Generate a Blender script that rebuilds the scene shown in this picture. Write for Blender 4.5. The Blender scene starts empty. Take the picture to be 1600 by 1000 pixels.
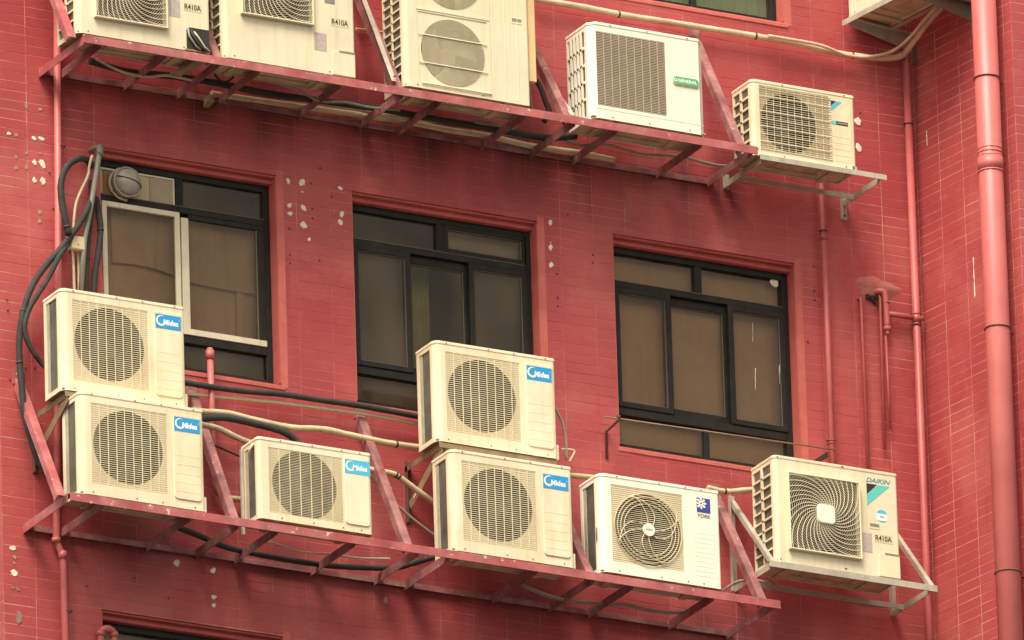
import bpy, bmesh, math, random
from mathutils import Vector, Matrix
random.seed(7)
R_ = math.radians
sc = bpy.context.scene
C = sc.collection

# ------------------------------------------------------------------ camera, sky, sun, exposure
YAW, PITCH, ROLL, FPX, DIST, Z0 = R_(28.6265), R_(20.7039), R_(1.7846), 25004.0, 96.0, 36.0
F = Vector((math.sin(YAW)*math.cos(PITCH), math.cos(YAW)*math.cos(PITCH), math.sin(PITCH)))
r0 = Vector((math.cos(YAW), -math.sin(YAW), 0)); u0 = r0.cross(F)
RT = r0*math.cos(ROLL) - u0*math.sin(ROLL); UP = u0*math.cos(ROLL) + r0*math.sin(ROLL)
CAM = Vector((0, 0, Z0)) - F*DIST
cam = bpy.data.objects.new('camera', bpy.data.cameras.new('camera')); C.objects.link(cam)
cam.matrix_world = Matrix(((RT.x, UP.x, -F.x, CAM.x), (RT.y, UP.y, -F.y, CAM.y), (RT.z, UP.z, -F.z, CAM.z), (0, 0, 0, 1)))
cam.data.sensor_width = 36; cam.data.lens = FPX*36/1600; cam.data.clip_start = 1; cam.data.clip_end = 3000
sc.camera = cam

SUN_EL, SUN_AZ = 56, -46        # azimuth measured from the facade's normal, negative = from the left
sx, sy, sz = math.sin(R_(SUN_AZ))*math.cos(R_(SUN_EL)), -math.cos(R_(SUN_AZ))*math.cos(R_(SUN_EL)), math.sin(R_(SUN_EL))
world = bpy.data.worlds.new('World'); sc.world = world; world.use_nodes = True
nt = world.node_tree; bg = nt.nodes['Background']
sky = nt.nodes.new('ShaderNodeTexSky'); sky.sky_type = 'NISHITA'; sky.sun_disc = False
sky.sun_elevation = R_(SUN_EL); sky.sun_rotation = math.atan2(sx, sy); sky.air_density = 1.5; sky.dust_density = 4
hs = nt.nodes.new('ShaderNodeHueSaturation'); hs.inputs['Saturation'].default_value = .22
tint = nt.nodes.new('ShaderNodeMix'); tint.data_type = 'RGBA'; tint.blend_type = 'MULTIPLY'; tint.inputs[0].default_value = 1
tint.inputs[7].default_value = (1.0, .915, .79, 1)
nt.links.new(sky.outputs[0], hs.inputs['Color']); nt.links.new(hs.outputs[0], tint.inputs[6]); nt.links.new(tint.outputs[2], bg.inputs[0])
bg.inputs[1].default_value = .108
sl = bpy.data.lights.new('sun', 'SUN'); sl.energy = 2.2; sl.angle = R_(28); sl.color = (1, .905, .77)
sun = bpy.data.objects.new('sun', sl); C.objects.link(sun)
sun.rotation_euler = Vector((sx, sy, sz)).to_track_quat('Z', 'Y').to_euler(); sun.location = (0, -20, 60)
sc.view_settings.view_transform = 'Standard'; sc.view_settings.look = 'None'; sc.view_settings.gamma = 1
sc.view_settings.exposure = 1.0

# ------------------------------------------------------------------ helpers
def P(px, py, y=0.0):
    """world point on the plane at distance y from the facade seen at a given place of the photograph"""
    d = F*FPX + RT*(px-800) - UP*(py-500)
    return CAM + d*((y-CAM.y)/d.y)

def tag(o, label=None, cat=None, group=None, kind=None):
    if label: o['label'] = label
    if cat: o['category'] = cat
    if group: o['group'] = group
    if kind: o['kind'] = kind
    return o

def empty(name, loc, label=None, cat=None, group=None, rz=0, parent=None):
    o = bpy.data.objects.new(name, None); C.objects.link(o); o.location = loc; o.rotation_euler.z = rz
    o.empty_display_size = .1; o.parent = parent
    return tag(o, label, cat, group)

class MB:
    def __init__(s): s.v = []; s.f = []; s.sm = []
    def add(s, vs, fs, smooth=False):
        b = len(s.v); s.v += [tuple(v) for v in vs]; s.f += [tuple(b+i for i in f) for f in fs]; s.sm += [smooth]*len(fs); return s
    def box(s, x0, x1, y0, y1, z0, z1):
        return s.add([(x0,y0,z0),(x1,y0,z0),(x1,y1,z0),(x0,y1,z0),(x0,y0,z1),(x1,y0,z1),(x1,y1,z1),(x0,y1,z1)],
              [(0,3,2,1),(4,5,6,7),(0,1,5,4),(1,2,6,5),(2,3,7,6),(3,0,4,7)])
    def quad(s, a, b, c, d): return s.add([a, b, c, d], [(0,1,2,3)])
    def bar(s, p0, p1, a, b):
        """box from p0 to p1 whose cross-section spans the vectors a and b from the line"""
        p0, p1, a, b = Vector(p0), Vector(p1), Vector(a), Vector(b)
        vs = [p0, p0+a, p0+a+b, p0+b, p1, p1+a, p1+a+b, p1+b]
        return s.add(vs, [(0,3,2,1),(4,5,6,7),(0,1,5,4),(1,2,6,5),(2,3,7,6),(3,0,4,7)])
    def tube(s, pts, r, n=8, closed=False, caps=True):
        pts = [Vector(p) for p in pts]; m = len(pts); b = len(s.v)
        if m < 2: return s
        nrm = None; rings = []
        for i, p in enumerate(pts):
            if closed: t = pts[(i+1) % m]-pts[i-1]
            else: t = pts[min(i+1, m-1)]-pts[max(i-1, 0)]
            t.normalize()
            if nrm is None: nrm = t.orthogonal().normalized()
            else:
                nrm = nrm-t*nrm.dot(t)
                nrm = nrm.normalized() if nrm.length > 1e-6 else t.orthogonal().normalized()
            bn = t.cross(nrm); rr = r[i] if isinstance(r, (list, tuple)) else r
            rings.append([p+(nrm*math.cos(2*math.pi*k/n)+bn*math.sin(2*math.pi*k/n))*rr for k in range(n)])
        fs = []
        for i in range(m if closed else m-1):
            j = (i+1) % m
            for k in range(n):
                k2 = (k+1) % n; fs.append((i*n+k, i*n+k2, j*n+k2, j*n+k))
        s.add([v for q in rings for v in q], fs, n > 4)
        if caps and not closed:
            s.f.append(tuple(b+k for k in range(n-1, -1, -1))); s.sm.append(False)
            s.f.append(tuple(b+(m-1)*n+k for k in range(n))); s.sm.append(False)
        return s
    def prism(s, prof, z0, z1, inset=0.0, axis='z'):
        """profile polygon extruded; inset chamfers the far end"""
        n = len(prof); cx = sum(p[0] for p in prof)/n; cy = sum(p[1] for p in prof)/n
        def ring(h, d):
            out = []
            for (x, y) in prof:
                if d:
                    l = math.hypot(x-cx, y-cy) or 1; x -= (x-cx)/l*d; y -= (y-cy)/l*d
                out.append((x, y, h) if axis == 'z' else (x, h, y))
            return out
        sgn = 1 if z1 > z0 else -1
        hs_ = [(z0, 0), (z1-sgn*inset, 0)] + ([(z1, inset)] if inset else [])
        vs = [p for h, d in hs_ for p in ring(h, d)]; m = len(hs_)
        fs = [(i*n+k, i*n+(k+1) % n, (i+1)*n+(k+1) % n, (i+1)*n+k) for i in range(m-1) for k in range(n)]
        fs += [tuple(range(n-1, -1, -1)), tuple((m-1)*n+k for k in range(n))]
        return s.add(vs, fs)
    def build(s, name, mat, parent=None, loc=None, kind=None, label=None, bevel=0):
        me = bpy.data.meshes.new(name); me.from_pydata(s.v, [], s.f); me.update()
        me.polygons.foreach_set('use_smooth', s.sm)
        bm = bmesh.new(); bm.from_mesh(me); bmesh.ops.recalc_face_normals(bm, faces=bm.faces); bm.to_mesh(me); bm.free()
        me.materials.append(mat)
        o = bpy.data.objects.new(name, me); C.objects.link(o); o.parent = parent
        if loc is not None: o.location = loc
        if kind: o['kind'] = kind
        if label: o['label'] = label
        if bevel:
            m = o.modifiers.new('bevel', 'BEVEL'); m.width = bevel; m.segments = 1; m.limit_method = 'ANGLE'
        return o

def rrect(x0, x1, z0, z1, r, n=4, corners=(1,1,1,1)):
    """rounded rectangle polygon; corners: bottom-left, bottom-right, top-right, top-left"""
    out = []
    for i, (cx, cz, a0) in enumerate(((x0+r, z0+r, 180), (x1-r, z0+r, 270), (x1-r, z1-r, 0), (x0+r, z1-r, 90))):
        if corners[i]:
            for k in range(n+1):
                a = R_(a0+90*k/n); out.append((cx+r*math.cos(a), cz+r*math.sin(a)))
        else: out.append(((x0, z0), (x1, z0), (x1, z1), (x0, z1))[i])
    return out

def spline(pts, n=6):
    pts = [Vector(p) for p in pts]; q = [pts[0]*2-pts[1]]+pts+[pts[-1]*2-pts[-2]]; out = []
    for i in range(1, len(q)-2):
        a, b, c, d = q[i-1], q[i], q[i+1], q[i+2]
        for k in range(n):
            t = k/n
            out.append(.5*((2*b)+(c-a)*t+(2*a-5*b+4*c-d)*t*t+(3*b-a-3*c+d)*t**3))
    out.append(q[-2]); return out

def grid_minus(x0, x1, z0, z1, holes):
    xs = sorted({x0, x1, *[min(max(h[i], x0), x1) for h in holes for i in (0, 1)]})
    zs = sorted({z0, z1, *[min(max(h[i], z0), z1) for h in holes for i in (2, 3)]})
    for i in range(len(xs)-1):
        for j in range(len(zs)-1):
            cx, cz = (xs[i]+xs[i+1])/2, (zs[j]+zs[j+1])/2
            if not any(h[0] < cx < h[1] and h[2] < cz < h[3] for h in holes): yield xs[i], xs[i+1], zs[j], zs[j+1]

# ------------------------------------------------------------------ materials
def col(c): return (c[0], c[1], c[2], 1)
def mat(name, base, rough=.5, metal=0.0, second=None, dirt=(.10,.075,.05), dirt_amt=.25, streak=.25, scale=6.0,
        chip=None, chip_at=.68, chip_scale=30.0, bump=.0, bump_scale=60.0, spec=.5):
    m = bpy.data.materials.new(name); m.use_nodes = True; t = m.node_tree; L = t.links.new
    b = t.nodes['Principled BSDF']; b.inputs['Roughness'].default_value = rough; b.inputs['Metallic'].default_value = metal
    b.inputs['Specular IOR Level'].default_value = spec
    g = t.nodes.new('ShaderNodeNewGeometry')
    def noise(sc_, mp=None, det=4, ro=.6):
        n = t.nodes.new('ShaderNodeTexNoise'); n.inputs['Scale'].default_value = sc_; n.inputs['Detail'].default_value = det; n.inputs['Roughness'].default_value = ro
        if mp:
            k = t.nodes.new('ShaderNodeMapping'); k.inputs['Scale'].default_value = mp; L(g.outputs['Position'], k.inputs[0]); L(k.outputs[0], n.inputs['Vector'])
        else: L(g.outputs['Position'], n.inputs['Vector'])
        return n.outputs['Fac']
    def ramp(x, a, b_, v0, v1):
        r = t.nodes.new('ShaderNodeMapRange'); r.inputs[1].default_value = a; r.inputs[2].default_value = b_; r.inputs[3].default_value = v0; r.inputs[4].default_value = v1
        L(x, r.inputs[0]); return r.outputs[0]
    def mix(f, a, b_):
        n = t.nodes.new('ShaderNodeMix'); n.data_type = 'RGBA'
        L(f, n.inputs[0])
        for s_, v in ((6, a), (7, b_)):
            if isinstance(v, tuple): n.inputs[s_].default_value = col(v)
            else: L(v, n.inputs[s_])
        return n.outputs[2]
    cur = base
    if second: cur = mix(ramp(noise(scale*.6), .35, .65, 0, 1), base, second)
    if dirt_amt: cur = mix(ramp(noise(scale, det=6), .42, .75, 0, dirt_amt), cur, dirt)
    if streak: cur = mix(ramp(noise(scale, (6, 6, .35), 5), .5, .78, 0, streak), cur, dirt)
    if chip: cur = mix(ramp(noise(chip_scale, det=5, ro=.7), chip_at, chip_at+.02, 0, 1), cur, chip)
    if isinstance(cur, tuple): b.inputs['Base Color'].default_value = col(cur)
    else: L(cur, b.inputs['Base Color'])
    if bump:
        bp = t.nodes.new('ShaderNodeBump'); bp.inputs['Strength'].default_value = bump; bp.inputs['Distance'].default_value = .004
        L(noise(bump_scale), bp.inputs['Height']); L(bp.outputs[0], b.inputs['Normal'])
    return m

M = {}
M['cream'] = mat('cream_painted_sheet', (.77,.665,.44), .42, dirt=(.40,.29,.15), dirt_amt=.26, streak=.34, scale=4, second=(.83,.75,.56))
M['cream_lid'] = mat('cream_lid_sheet', (.82,.74,.54), .42, dirt=(.42,.32,.17), dirt_amt=.2, streak=.1, scale=5)
M['cream_old'] = mat('yellowed_cream_sheet', (.76,.675,.485), .45, dirt=(.40,.30,.17), dirt_amt=.24, streak=.32, scale=4, second=(.78,.70,.49))
M['white'] = mat('white_painted_sheet', (.86,.82,.68), .4, dirt=(.45,.36,.20), dirt_amt=.10, streak=.16, scale=4)
M['white_lid'] = mat('white_lid_sheet', (.88,.84,.70), .4, dirt=(.45,.36,.20), dirt_amt=.1, streak=.1, scale=4)
M['grille'] = mat('cream_plastic_grille', (.72,.63,.42), .5, dirt=(.36,.27,.14), dirt_amt=.3, streak=.2, scale=7)
M['grille_tan'] = mat('tan_dusty_grille', (.50,.415,.30), .6, dirt=(.22,.16,.09), dirt_amt=.3, streak=.2, scale=7)
M['coil'] = mat('dusty_condenser_fins', (.30,.29,.225), .6, .2, dirt=(.06,.055,.045), dirt_amt=.5, streak=.5, scale=9)
M['inside'] = mat('dark_inner_sheet', (.018,.016,.014), .7, dirt_amt=.2, streak=0)
M['shaded_in'] = mat('dusty_shaded_inner_sheet', (.065,.05,.034), .7, dirt_amt=.3, streak=.2)  # dark tone also paints in the shade inside the fan throats
M['fan'] = mat('grey_fan_plastic', (.055,.052,.056), .4, dirt=(.08,.07,.06), dirt_amt=.4, streak=0, scale=12)
M['fan_pale'] = mat('pale_grey_fan_plastic', (.30,.275,.24), .45, dirt=(.2,.16,.1), dirt_amt=.4, streak=0, scale=12)
M['base'] = mat('grimy_base_sheet', (.56,.46,.30), .6, dirt=(.14,.09,.055), dirt_amt=.6, streak=.3, scale=8, chip=(.09,.05,.03), chip_at=.66, chip_scale=14)
M['screw'] = mat('rusty_screw_heads', (.15,.09,.05), .6, .3, dirt_amt=.2)
M['blue'] = mat('blue_print', (.012,.30,.66), .35, dirt_amt=.06, streak=.05)
M['sky_blue'] = mat('faded_light_blue_print', (.06,.50,.72), .35, dirt_amt=.08, streak=.05)
M['navy'] = mat('navy_print', (.035,.05,.30), .4, dirt_amt=.05, streak=0)
M['white_print'] = mat('white_print', (.85,.86,.80), .4, dirt_amt=.03, streak=0)
M['black_print'] = mat('black_print', (.02,.018,.016), .5, dirt_amt=0, streak=0)
M['brown_print'] = mat('dark_brown_print', (.09,.05,.04), .5, dirt_amt=0, streak=0)
M['cyan'] = mat('turquoise_print', (.10,.56,.50), .4, dirt_amt=.05, streak=0)
M['cyan_blue'] = mat('cyan_print', (.08,.46,.66), .4, dirt_amt=.05, streak=0)
M['teal'] = mat('faded_teal_print', (.06,.27,.30), .4, dirt_amt=.05, streak=0)
M['green'] = mat('green_badge', (.10,.44,.17), .4, dirt_amt=.05, streak=0)
M['sticker'] = mat('faded_lilac_sticker', (.44,.36,.33), .6, second=(.52,.45,.38), scale=60, dirt=(.3,.22,.25), dirt_amt=.4, streak=0)
M['label_white'] = mat('printed_label_paper', (.66,.58,.38), .5, dirt_amt=.05, streak=0)
M['red_steel'] = mat('red_painted_steel', (.40,.075,.08), .5, second=(.50,.17,.165), dirt=(.15,.05,.04), dirt_amt=.6, streak=.1, scale=9,
                     chip=(.66,.52,.42), chip_at=.635, chip_scale=22, bump=.2)
M['red_steel_dull'] = mat('dull_plum_red_steel', (.24,.07,.07), .55, second=(.42,.20,.19), dirt=(.08,.035,.03), dirt_amt=.75, streak=.1, scale=9,
                     chip=(.52,.43,.36), chip_at=.645, chip_scale=26, bump=.25)
M['galv'] = mat('weathered_galvanised_steel', (.42,.39,.31), .5, .1, second=(.54,.50,.40), dirt=(.22,.16,.10), dirt_amt=.4, streak=.3, scale=10)
M['galv_dark'] = mat('dull_grey_steel', (.22,.22,.17), .5, .3, dirt=(.10,.08,.05), dirt_amt=.5, streak=.3, scale=12)
M['brown_steel'] = mat('brown_rusted_steel', (.24,.16,.085), .6, second=(.30,.21,.12), dirt=(.09,.05,.03), dirt_amt=.6, streak=.3, scale=14, bump=.3)
M['rust'] = mat('rusty_iron', (.17,.07,.045), .75, second=(.11,.055,.04), dirt_amt=.3, streak=0, scale=30, bump=.3)
M['pipe_red'] = mat('salmon_red_painted_pipe', (.54,.13,.125), .45, second=(.58,.155,.145), dirt=(.26,.05,.045), dirt_amt=.35, streak=.22, scale=3,
                    chip=(.66,.50,.40), chip_at=.735, chip_scale=26, bump=.08)
M['pipe_red_dark'] = mat('red_painted_pipe', (.45,.09,.09), .45, second=(.50,.12,.115), dirt=(.2,.035,.035), dirt_amt=.4, streak=.2, scale=5,
                    chip=(.62,.46,.36), chip_at=.73, chip_scale=30, bump=.1)
M['hose_black'] = mat('black_foam_insulation', (.020,.021,.019), .8, second=(.034,.034,.029), dirt=(.08,.07,.055), dirt_amt=.35, streak=0, scale=14, bump=.35, bump_scale=90)
M['tape_beige'] = mat('beige_wrapped_tape', (.56,.46,.27), .6, second=(.62,.52,.32), dirt=(.25,.17,.10), dirt_amt=.45, streak=.1, scale=12, bump=.4, bump_scale=40)
M['tape_rough'] = mat('crumbling_pale_wrap', (.52,.44,.30), .8, second=(.36,.29,.19), dirt=(.2,.14,.09), dirt_amt=.6, streak=0, scale=40, bump=.8, bump_scale=70)
M['duct_pale'] = mat('pale_painted_conduit', (.64,.48,.32), .5, second=(.70,.56,.40), dirt=(.36,.15,.10), dirt_amt=.45, streak=0, scale=9, bump=.2)
M['cable_beige'] = mat('beige_cable_sheath', (.60,.52,.35), .5, dirt=(.3,.22,.14), dirt_amt=.3, streak=0, scale=20)
M['cable_grey'] = mat('grey_cable_sheath', (.30,.28,.22), .5, dirt_amt=.3, streak=0, scale=20)
M['conduit_grey'] = mat('grey_plastic_conduit', (.21,.20,.165), .4, second=(.26,.25,.20), dirt=(.10,.08,.06), dirt_amt=.3, streak=.1, scale=10)
M['wire'] = mat('dark_tie_wire', (.05,.035,.03), .6, dirt_amt=0, streak=0)
M['frame'] = mat('black_aluminium_window_frame', (.012,.0115,.010), .55, dirt=(.05,.044,.035), dirt_amt=.35, streak=.3, scale=12, spec=.25)
M['frame_edge'] = mat('brown_aluminium_bead', (.12,.098,.07), .5, .1, dirt=(.06,.05,.04), dirt_amt=.3, streak=.2, scale=12)
M['frame_white'] = mat('cream_white_window_frame', (.70,.64,.48), .45, dirt=(.3,.24,.15), dirt_amt=.25, streak=.2, scale=10)
M['plaster'] = mat('salmon_painted_plaster_reveal', (.58,.15,.12), .6, second=(.54,.12,.10), dirt=(.24,.04,.035), dirt_amt=.4, streak=.35, scale=7, bump=.35, bump_scale=45)
M['plaster_dk'] = mat('red_painted_window_lintel', (.50,.10,.088), .6, second=(.46,.088,.078), dirt=(.2,.035,.03), dirt_amt=.4, streak=.35, scale=7, bump=.3, bump_scale=45)
M['putty'] = mat('pale_bare_filler', (.84,.78,.64), .8, second=(.76,.66,.50), dirt=(.45,.3,.2), dirt_amt=.3, streak=0, scale=50, bump=.5)
M['putty_tan'] = mat('stained_tan_filler', (.46,.26,.16), .8, dirt=(.22,.09,.06), dirt_amt=.6, streak=0, scale=60)
M['putty_grey'] = mat('grey_chipped_filler', (.27,.20,.15), .85, dirt=(.10,.07,.05), dirt_amt=.7, streak=0, scale=70)
M['blind_brown'] = mat('brown_window_board', (.44,.285,.175), .8, second=(.50,.33,.205), dirt=(.12,.09,.06), dirt_amt=.3, streak=.2, scale=3)
M['blind_taupe'] = mat('taupe_cardboard', (.43,.29,.20), .8, second=(.50,.35,.25), dirt=(.10,.085,.06), dirt_amt=.4, streak=.35, scale=3)
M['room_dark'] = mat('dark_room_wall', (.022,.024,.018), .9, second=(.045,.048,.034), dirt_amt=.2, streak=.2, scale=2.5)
M['film'] = mat('dusty_grey_green_film', (.055,.062,.048), .8, second=(.10,.105,.082), dirt=(.04,.04,.03), dirt_amt=.6, streak=.5, scale=2.5)
M['film_pale'] = mat('pale_olive_film', (.34,.29,.19), .8, second=(.28,.25,.16), dirt_amt=.2, streak=.2, scale=3)
M['curtain_olive'] = mat('olive_curtain', (.27,.28,.11), .9, second=(.15,.17,.065), dirt_amt=.2, streak=.5, scale=5)
M['curtain_green'] = mat('pale_green_curtain', (.56,.86,.66), .9, second=(.48,.76,.56), dirt_amt=.05, streak=.15, scale=6)
M['vent_board'] = mat('stained_cream_board', (.60,.52,.33), .6, second=(.52,.42,.25), dirt=(.36,.22,.10), dirt_amt=.4, streak=.4, scale=7)
M['vent_board_tan'] = mat('tan_board', (.40,.32,.225), .7, dirt=(.25,.17,.1), dirt_amt=.3, streak=.2, scale=6)
M['vent_wood'] = mat('brown_varnished_strip', (.32,.17,.06), .6, second=(.24,.11,.045), dirt_amt=.3, streak=.4, scale=12)
M['vent_metal'] = mat('dull_vent_hood_metal', (.40,.37,.31), .42, .1, dirt=(.07,.06,.05), dirt_amt=.3, streak=0, scale=20)
M['asphalt'] = mat('asphalt', (.05,.05,.048), .9, second=(.06,.058,.055), scale=.5, dirt_amt=.2, streak=0, bump=.3, bump_scale=20)

def pane_mat():
    m = bpy.data.materials.new('dusty_window_glass'); m.use_nodes = True; t = m.node_tree; L = t.links.new
    t.nodes.remove(t.nodes['Principled BSDF']); out = t.nodes['Material Output']
    tr = t.nodes.new('ShaderNodeBsdfTransparent'); tr.inputs[0].default_value = (.92,.88,.80,1)
    gl = t.nodes.new('ShaderNodeBsdfGlossy'); gl.inputs['Roughness'].default_value = .06
    fr = t.nodes.new('ShaderNodeFresnel'); fr.inputs[0].default_value = 1.30
    df = t.nodes.new('ShaderNodeBsdfDiffuse'); df.inputs[0].default_value = (.40,.30,.21,1)
    a = t.nodes.new('ShaderNodeMixShader'); b = t.nodes.new('ShaderNodeMixShader')
    n = t.nodes.new('ShaderNodeTexNoise'); n.inputs['Scale'].default_value = 3.2; n.inputs['Detail'].default_value = 7
    g = t.nodes.new('ShaderNodeNewGeometry'); mp_g = t.nodes.new('ShaderNodeMapping'); mp_g.inputs['Scale'].default_value = (1,1,.45); L(g.outputs['Position'], mp_g.inputs[0]); L(mp_g.outputs[0], n.inputs['Vector'])
    r = t.nodes.new('ShaderNodeMapRange'); r.inputs[1].default_value = .4; r.inputs[2].default_value = .8; r.inputs[3].default_value = .012; r.inputs[4].default_value = .15
    L(n.outputs['Fac'], r.inputs[0]); L(r.outputs[0], a.inputs[0]); L(tr.outputs[0], a.inputs[1]); L(df.outputs[0], a.inputs[2])
    L(fr.outputs[0], b.inputs[0]); L(a.outputs[0], b.inputs[1]); L(gl.outputs[0], b.inputs[2]); L(b.outputs[0], out.inputs[0])
    return m
M['glass'] = pane_mat()

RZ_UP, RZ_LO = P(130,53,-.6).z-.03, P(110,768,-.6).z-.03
TW, TH = .2240, .0612     # tile pitch
def wall_mat(name, joint=False, brick=False):
    m = bpy.data.materials.new(name); m.use_nodes = True; t = m.node_tree; L = t.links.new
    b = t.nodes['Principled BSDF']; b.inputs['Roughness'].default_value = .5 if not joint else .8
    b.inputs['Specular IOR Level'].default_value = .35
    g = t.nodes.new('ShaderNodeNewGeometry'); pos = g.outputs['Position']
    def noise(s_, mp=(1,1,1), det=5, ro=.6, off=0):
        k = t.nodes.new('ShaderNodeMapping'); k.inputs['Scale'].default_value = mp; k.inputs['Location'].default_value = (off, off*.7, off*.3); L(pos, k.inputs[0])
        n = t.nodes.new('ShaderNodeTexNoise'); n.inputs['Scale'].default_value = s_; n.inputs['Detail'].default_value = det; n.inputs['Roughness'].default_value = ro
        L(k.outputs[0], n.inputs['Vector']); return n.outputs['Fac']
    def ramp(x, a, b_, v0, v1):
        r = t.nodes.new('ShaderNodeMapRange'); r.inputs[1].default_value = a; r.inputs[2].default_value = b_; r.inputs[3].default_value = v0; r.inputs[4].default_value = v1
        L(x, r.inputs[0]); return r.outputs[0]
    def mix(f, a, b_, mode='MIX'):
        n = t.nodes.new('ShaderNodeMix'); n.data_type = 'RGBA'; n.blend_type = mode
        if isinstance(f, float): n.inputs[0].default_value = f
        else: L(f, n.inputs[0])
        for s_, v in ((6, a), (7, b_)):
            if isinstance(v, tuple): n.inputs[s_].default_value = col(v)
            else: L(v, n.inputs[s_])
        return n.outputs[2]
    c = mix(ramp(noise(.9, off=3), .38, .64, 0, 1), (.37,.053,.057), (.475,.093,.090))
    # each tile takes the paint a little differently
    sp = t.nodes.new('ShaderNodeVectorMath'); sp.operation = 'SNAP'; sp.inputs[1].default_value = (TW, 50, TH); L(pos, sp.inputs[0])
    wn = t.nodes.new('ShaderNodeTexWhiteNoise'); L(sp.outputs[0], wn.inputs[0])
    c = mix(ramp(wn.outputs['Value'], 0, 1, 0, .30), c, (.34,.052,.060))
    c = mix(ramp(noise(2.2, (1,1,.22), 6, off=9), .48, .78, 0, .5), c, (.32,.046,.056))      # rain streaks
    c = mix(ramp(noise(3.5, (1,1,.12), 6, off=17), .55, .75, 0, .45), c, (.54,.16,.145))       # chalky runs
    c = mix(ramp(noise(14, det=7, ro=.7, off=5), .58, .80, 0, .5), c, (.56,.19,.165))
    c = mix(ramp(noise(1.7, det=7, ro=.62, off=31), .52, .66, 0, .38), c, (.56,.165,.15))
    sz_ = t.nodes.new('ShaderNodeSeparateXYZ'); L(pos, sz_.inputs[0])
    def band(z0_, z1_, amt, upz=.34):      # sooty streaks, plus shade under and behind the racks painted in
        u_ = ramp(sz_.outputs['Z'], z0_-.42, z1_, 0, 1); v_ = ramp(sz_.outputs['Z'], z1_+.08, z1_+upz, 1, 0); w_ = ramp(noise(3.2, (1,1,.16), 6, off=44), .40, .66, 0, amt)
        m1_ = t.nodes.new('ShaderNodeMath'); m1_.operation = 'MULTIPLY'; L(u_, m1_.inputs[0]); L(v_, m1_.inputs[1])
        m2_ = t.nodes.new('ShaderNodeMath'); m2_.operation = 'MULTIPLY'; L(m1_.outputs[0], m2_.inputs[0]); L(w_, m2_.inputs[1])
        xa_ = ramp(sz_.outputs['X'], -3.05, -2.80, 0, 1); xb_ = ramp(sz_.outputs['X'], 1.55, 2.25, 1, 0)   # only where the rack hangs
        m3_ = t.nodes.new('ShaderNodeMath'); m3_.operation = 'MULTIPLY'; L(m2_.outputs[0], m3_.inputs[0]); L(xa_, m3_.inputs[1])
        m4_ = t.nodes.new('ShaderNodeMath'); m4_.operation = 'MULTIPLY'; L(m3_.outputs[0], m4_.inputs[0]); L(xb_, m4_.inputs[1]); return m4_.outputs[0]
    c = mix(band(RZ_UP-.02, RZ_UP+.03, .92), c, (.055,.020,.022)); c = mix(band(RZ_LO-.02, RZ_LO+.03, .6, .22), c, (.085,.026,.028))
    c = mix(ramp(noise(45, det=3, ro=.6, off=1), .70, .74, 0, .6), c, (.20,.03,.03))
    if joint:
        f = noise(2.4, det=6, ro=.75, off=21)
        sepx = t.nodes.new('ShaderNodeSeparateXYZ'); L(pos, sepx.inputs[0])
        # paint has washed out of the joints mostly at the free corner and on the wing
        lx = ramp(sepx.outputs['X'], -3.4, -2.75, .16, 0); rx = ramp(sepx.outputs['X'], 2.2, 2.9, 0, .15)
        ad = t.nodes.new('ShaderNodeMath'); ad.operation = 'ADD'; L(lx, ad.inputs[0]); L(rx, ad.inputs[1])
        a2 = t.nodes.new('ShaderNodeMath'); a2.operation = 'ADD'; L(ad.outputs[0], a2.inputs[0]); L(f, a2.inputs[1])
        c = mix(ramp(a2.outputs[0], .36, .56, 0, .6), mix(.25, c, (.24,.035,.035)), (.60,.25,.21))
        c = mix(ramp(a2.outputs[0], .58, .70, 0, .7), c, (.64,.40,.31))
    if brick:
        br = t.nodes.new('ShaderNodeTexBrick'); mp = t.nodes.new('ShaderNodeMapping'); mp.inputs['Rotation'].default_value = (math.pi/2, 0, 0)
        L(pos, mp.inputs[0]); L(mp.outputs[0], br.inputs['Vector']); br.offset = 0
        br.inputs['Scale'].default_value = 1; br.inputs['Brick Width'].default_value = TW; br.inputs['Row Height'].default_value = TH; br.inputs['Mortar Size'].default_value = .002
        L(c, br.inputs['Color1']); L(c, br.inputs['Color2']); br.inputs['Mortar'].default_value = (.48,.2,.17,1); c = br.outputs['Color']
    L(c, b.inputs['Base Color'])
    bp = t.nodes.new('ShaderNodeBump'); bp.inputs['Strength'].default_value = .25; bp.inputs['Distance'].default_value = .004
    L(noise(18, det=6, off=2), bp.inputs['Height']); L(bp.outputs[0], b.inputs['Normal'])
    return m
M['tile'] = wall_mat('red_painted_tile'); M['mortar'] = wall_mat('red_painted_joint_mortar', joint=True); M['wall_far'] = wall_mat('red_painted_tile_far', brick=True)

# ------------------------------------------------------------------ ground and building shell
g = MB(); g.quad((-900,-1200,0), (900,-1200,0), (900,600,0), (-900,600,0)); tag(g.build('ground', M['asphalt']), kind='structure')

building = empty('tiled_building', (0, 0, 0), 'red tiled apartment building facade with black framed windows and a projecting wing on the right', 'building')
XL = P(4, 850).x; XC = P(1440, 450).x
ZT, ZB = Z0+3.4, Z0-3.4                     # the band built tile by tile
REC = .085                                  # how deep the window frames sit

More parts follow.
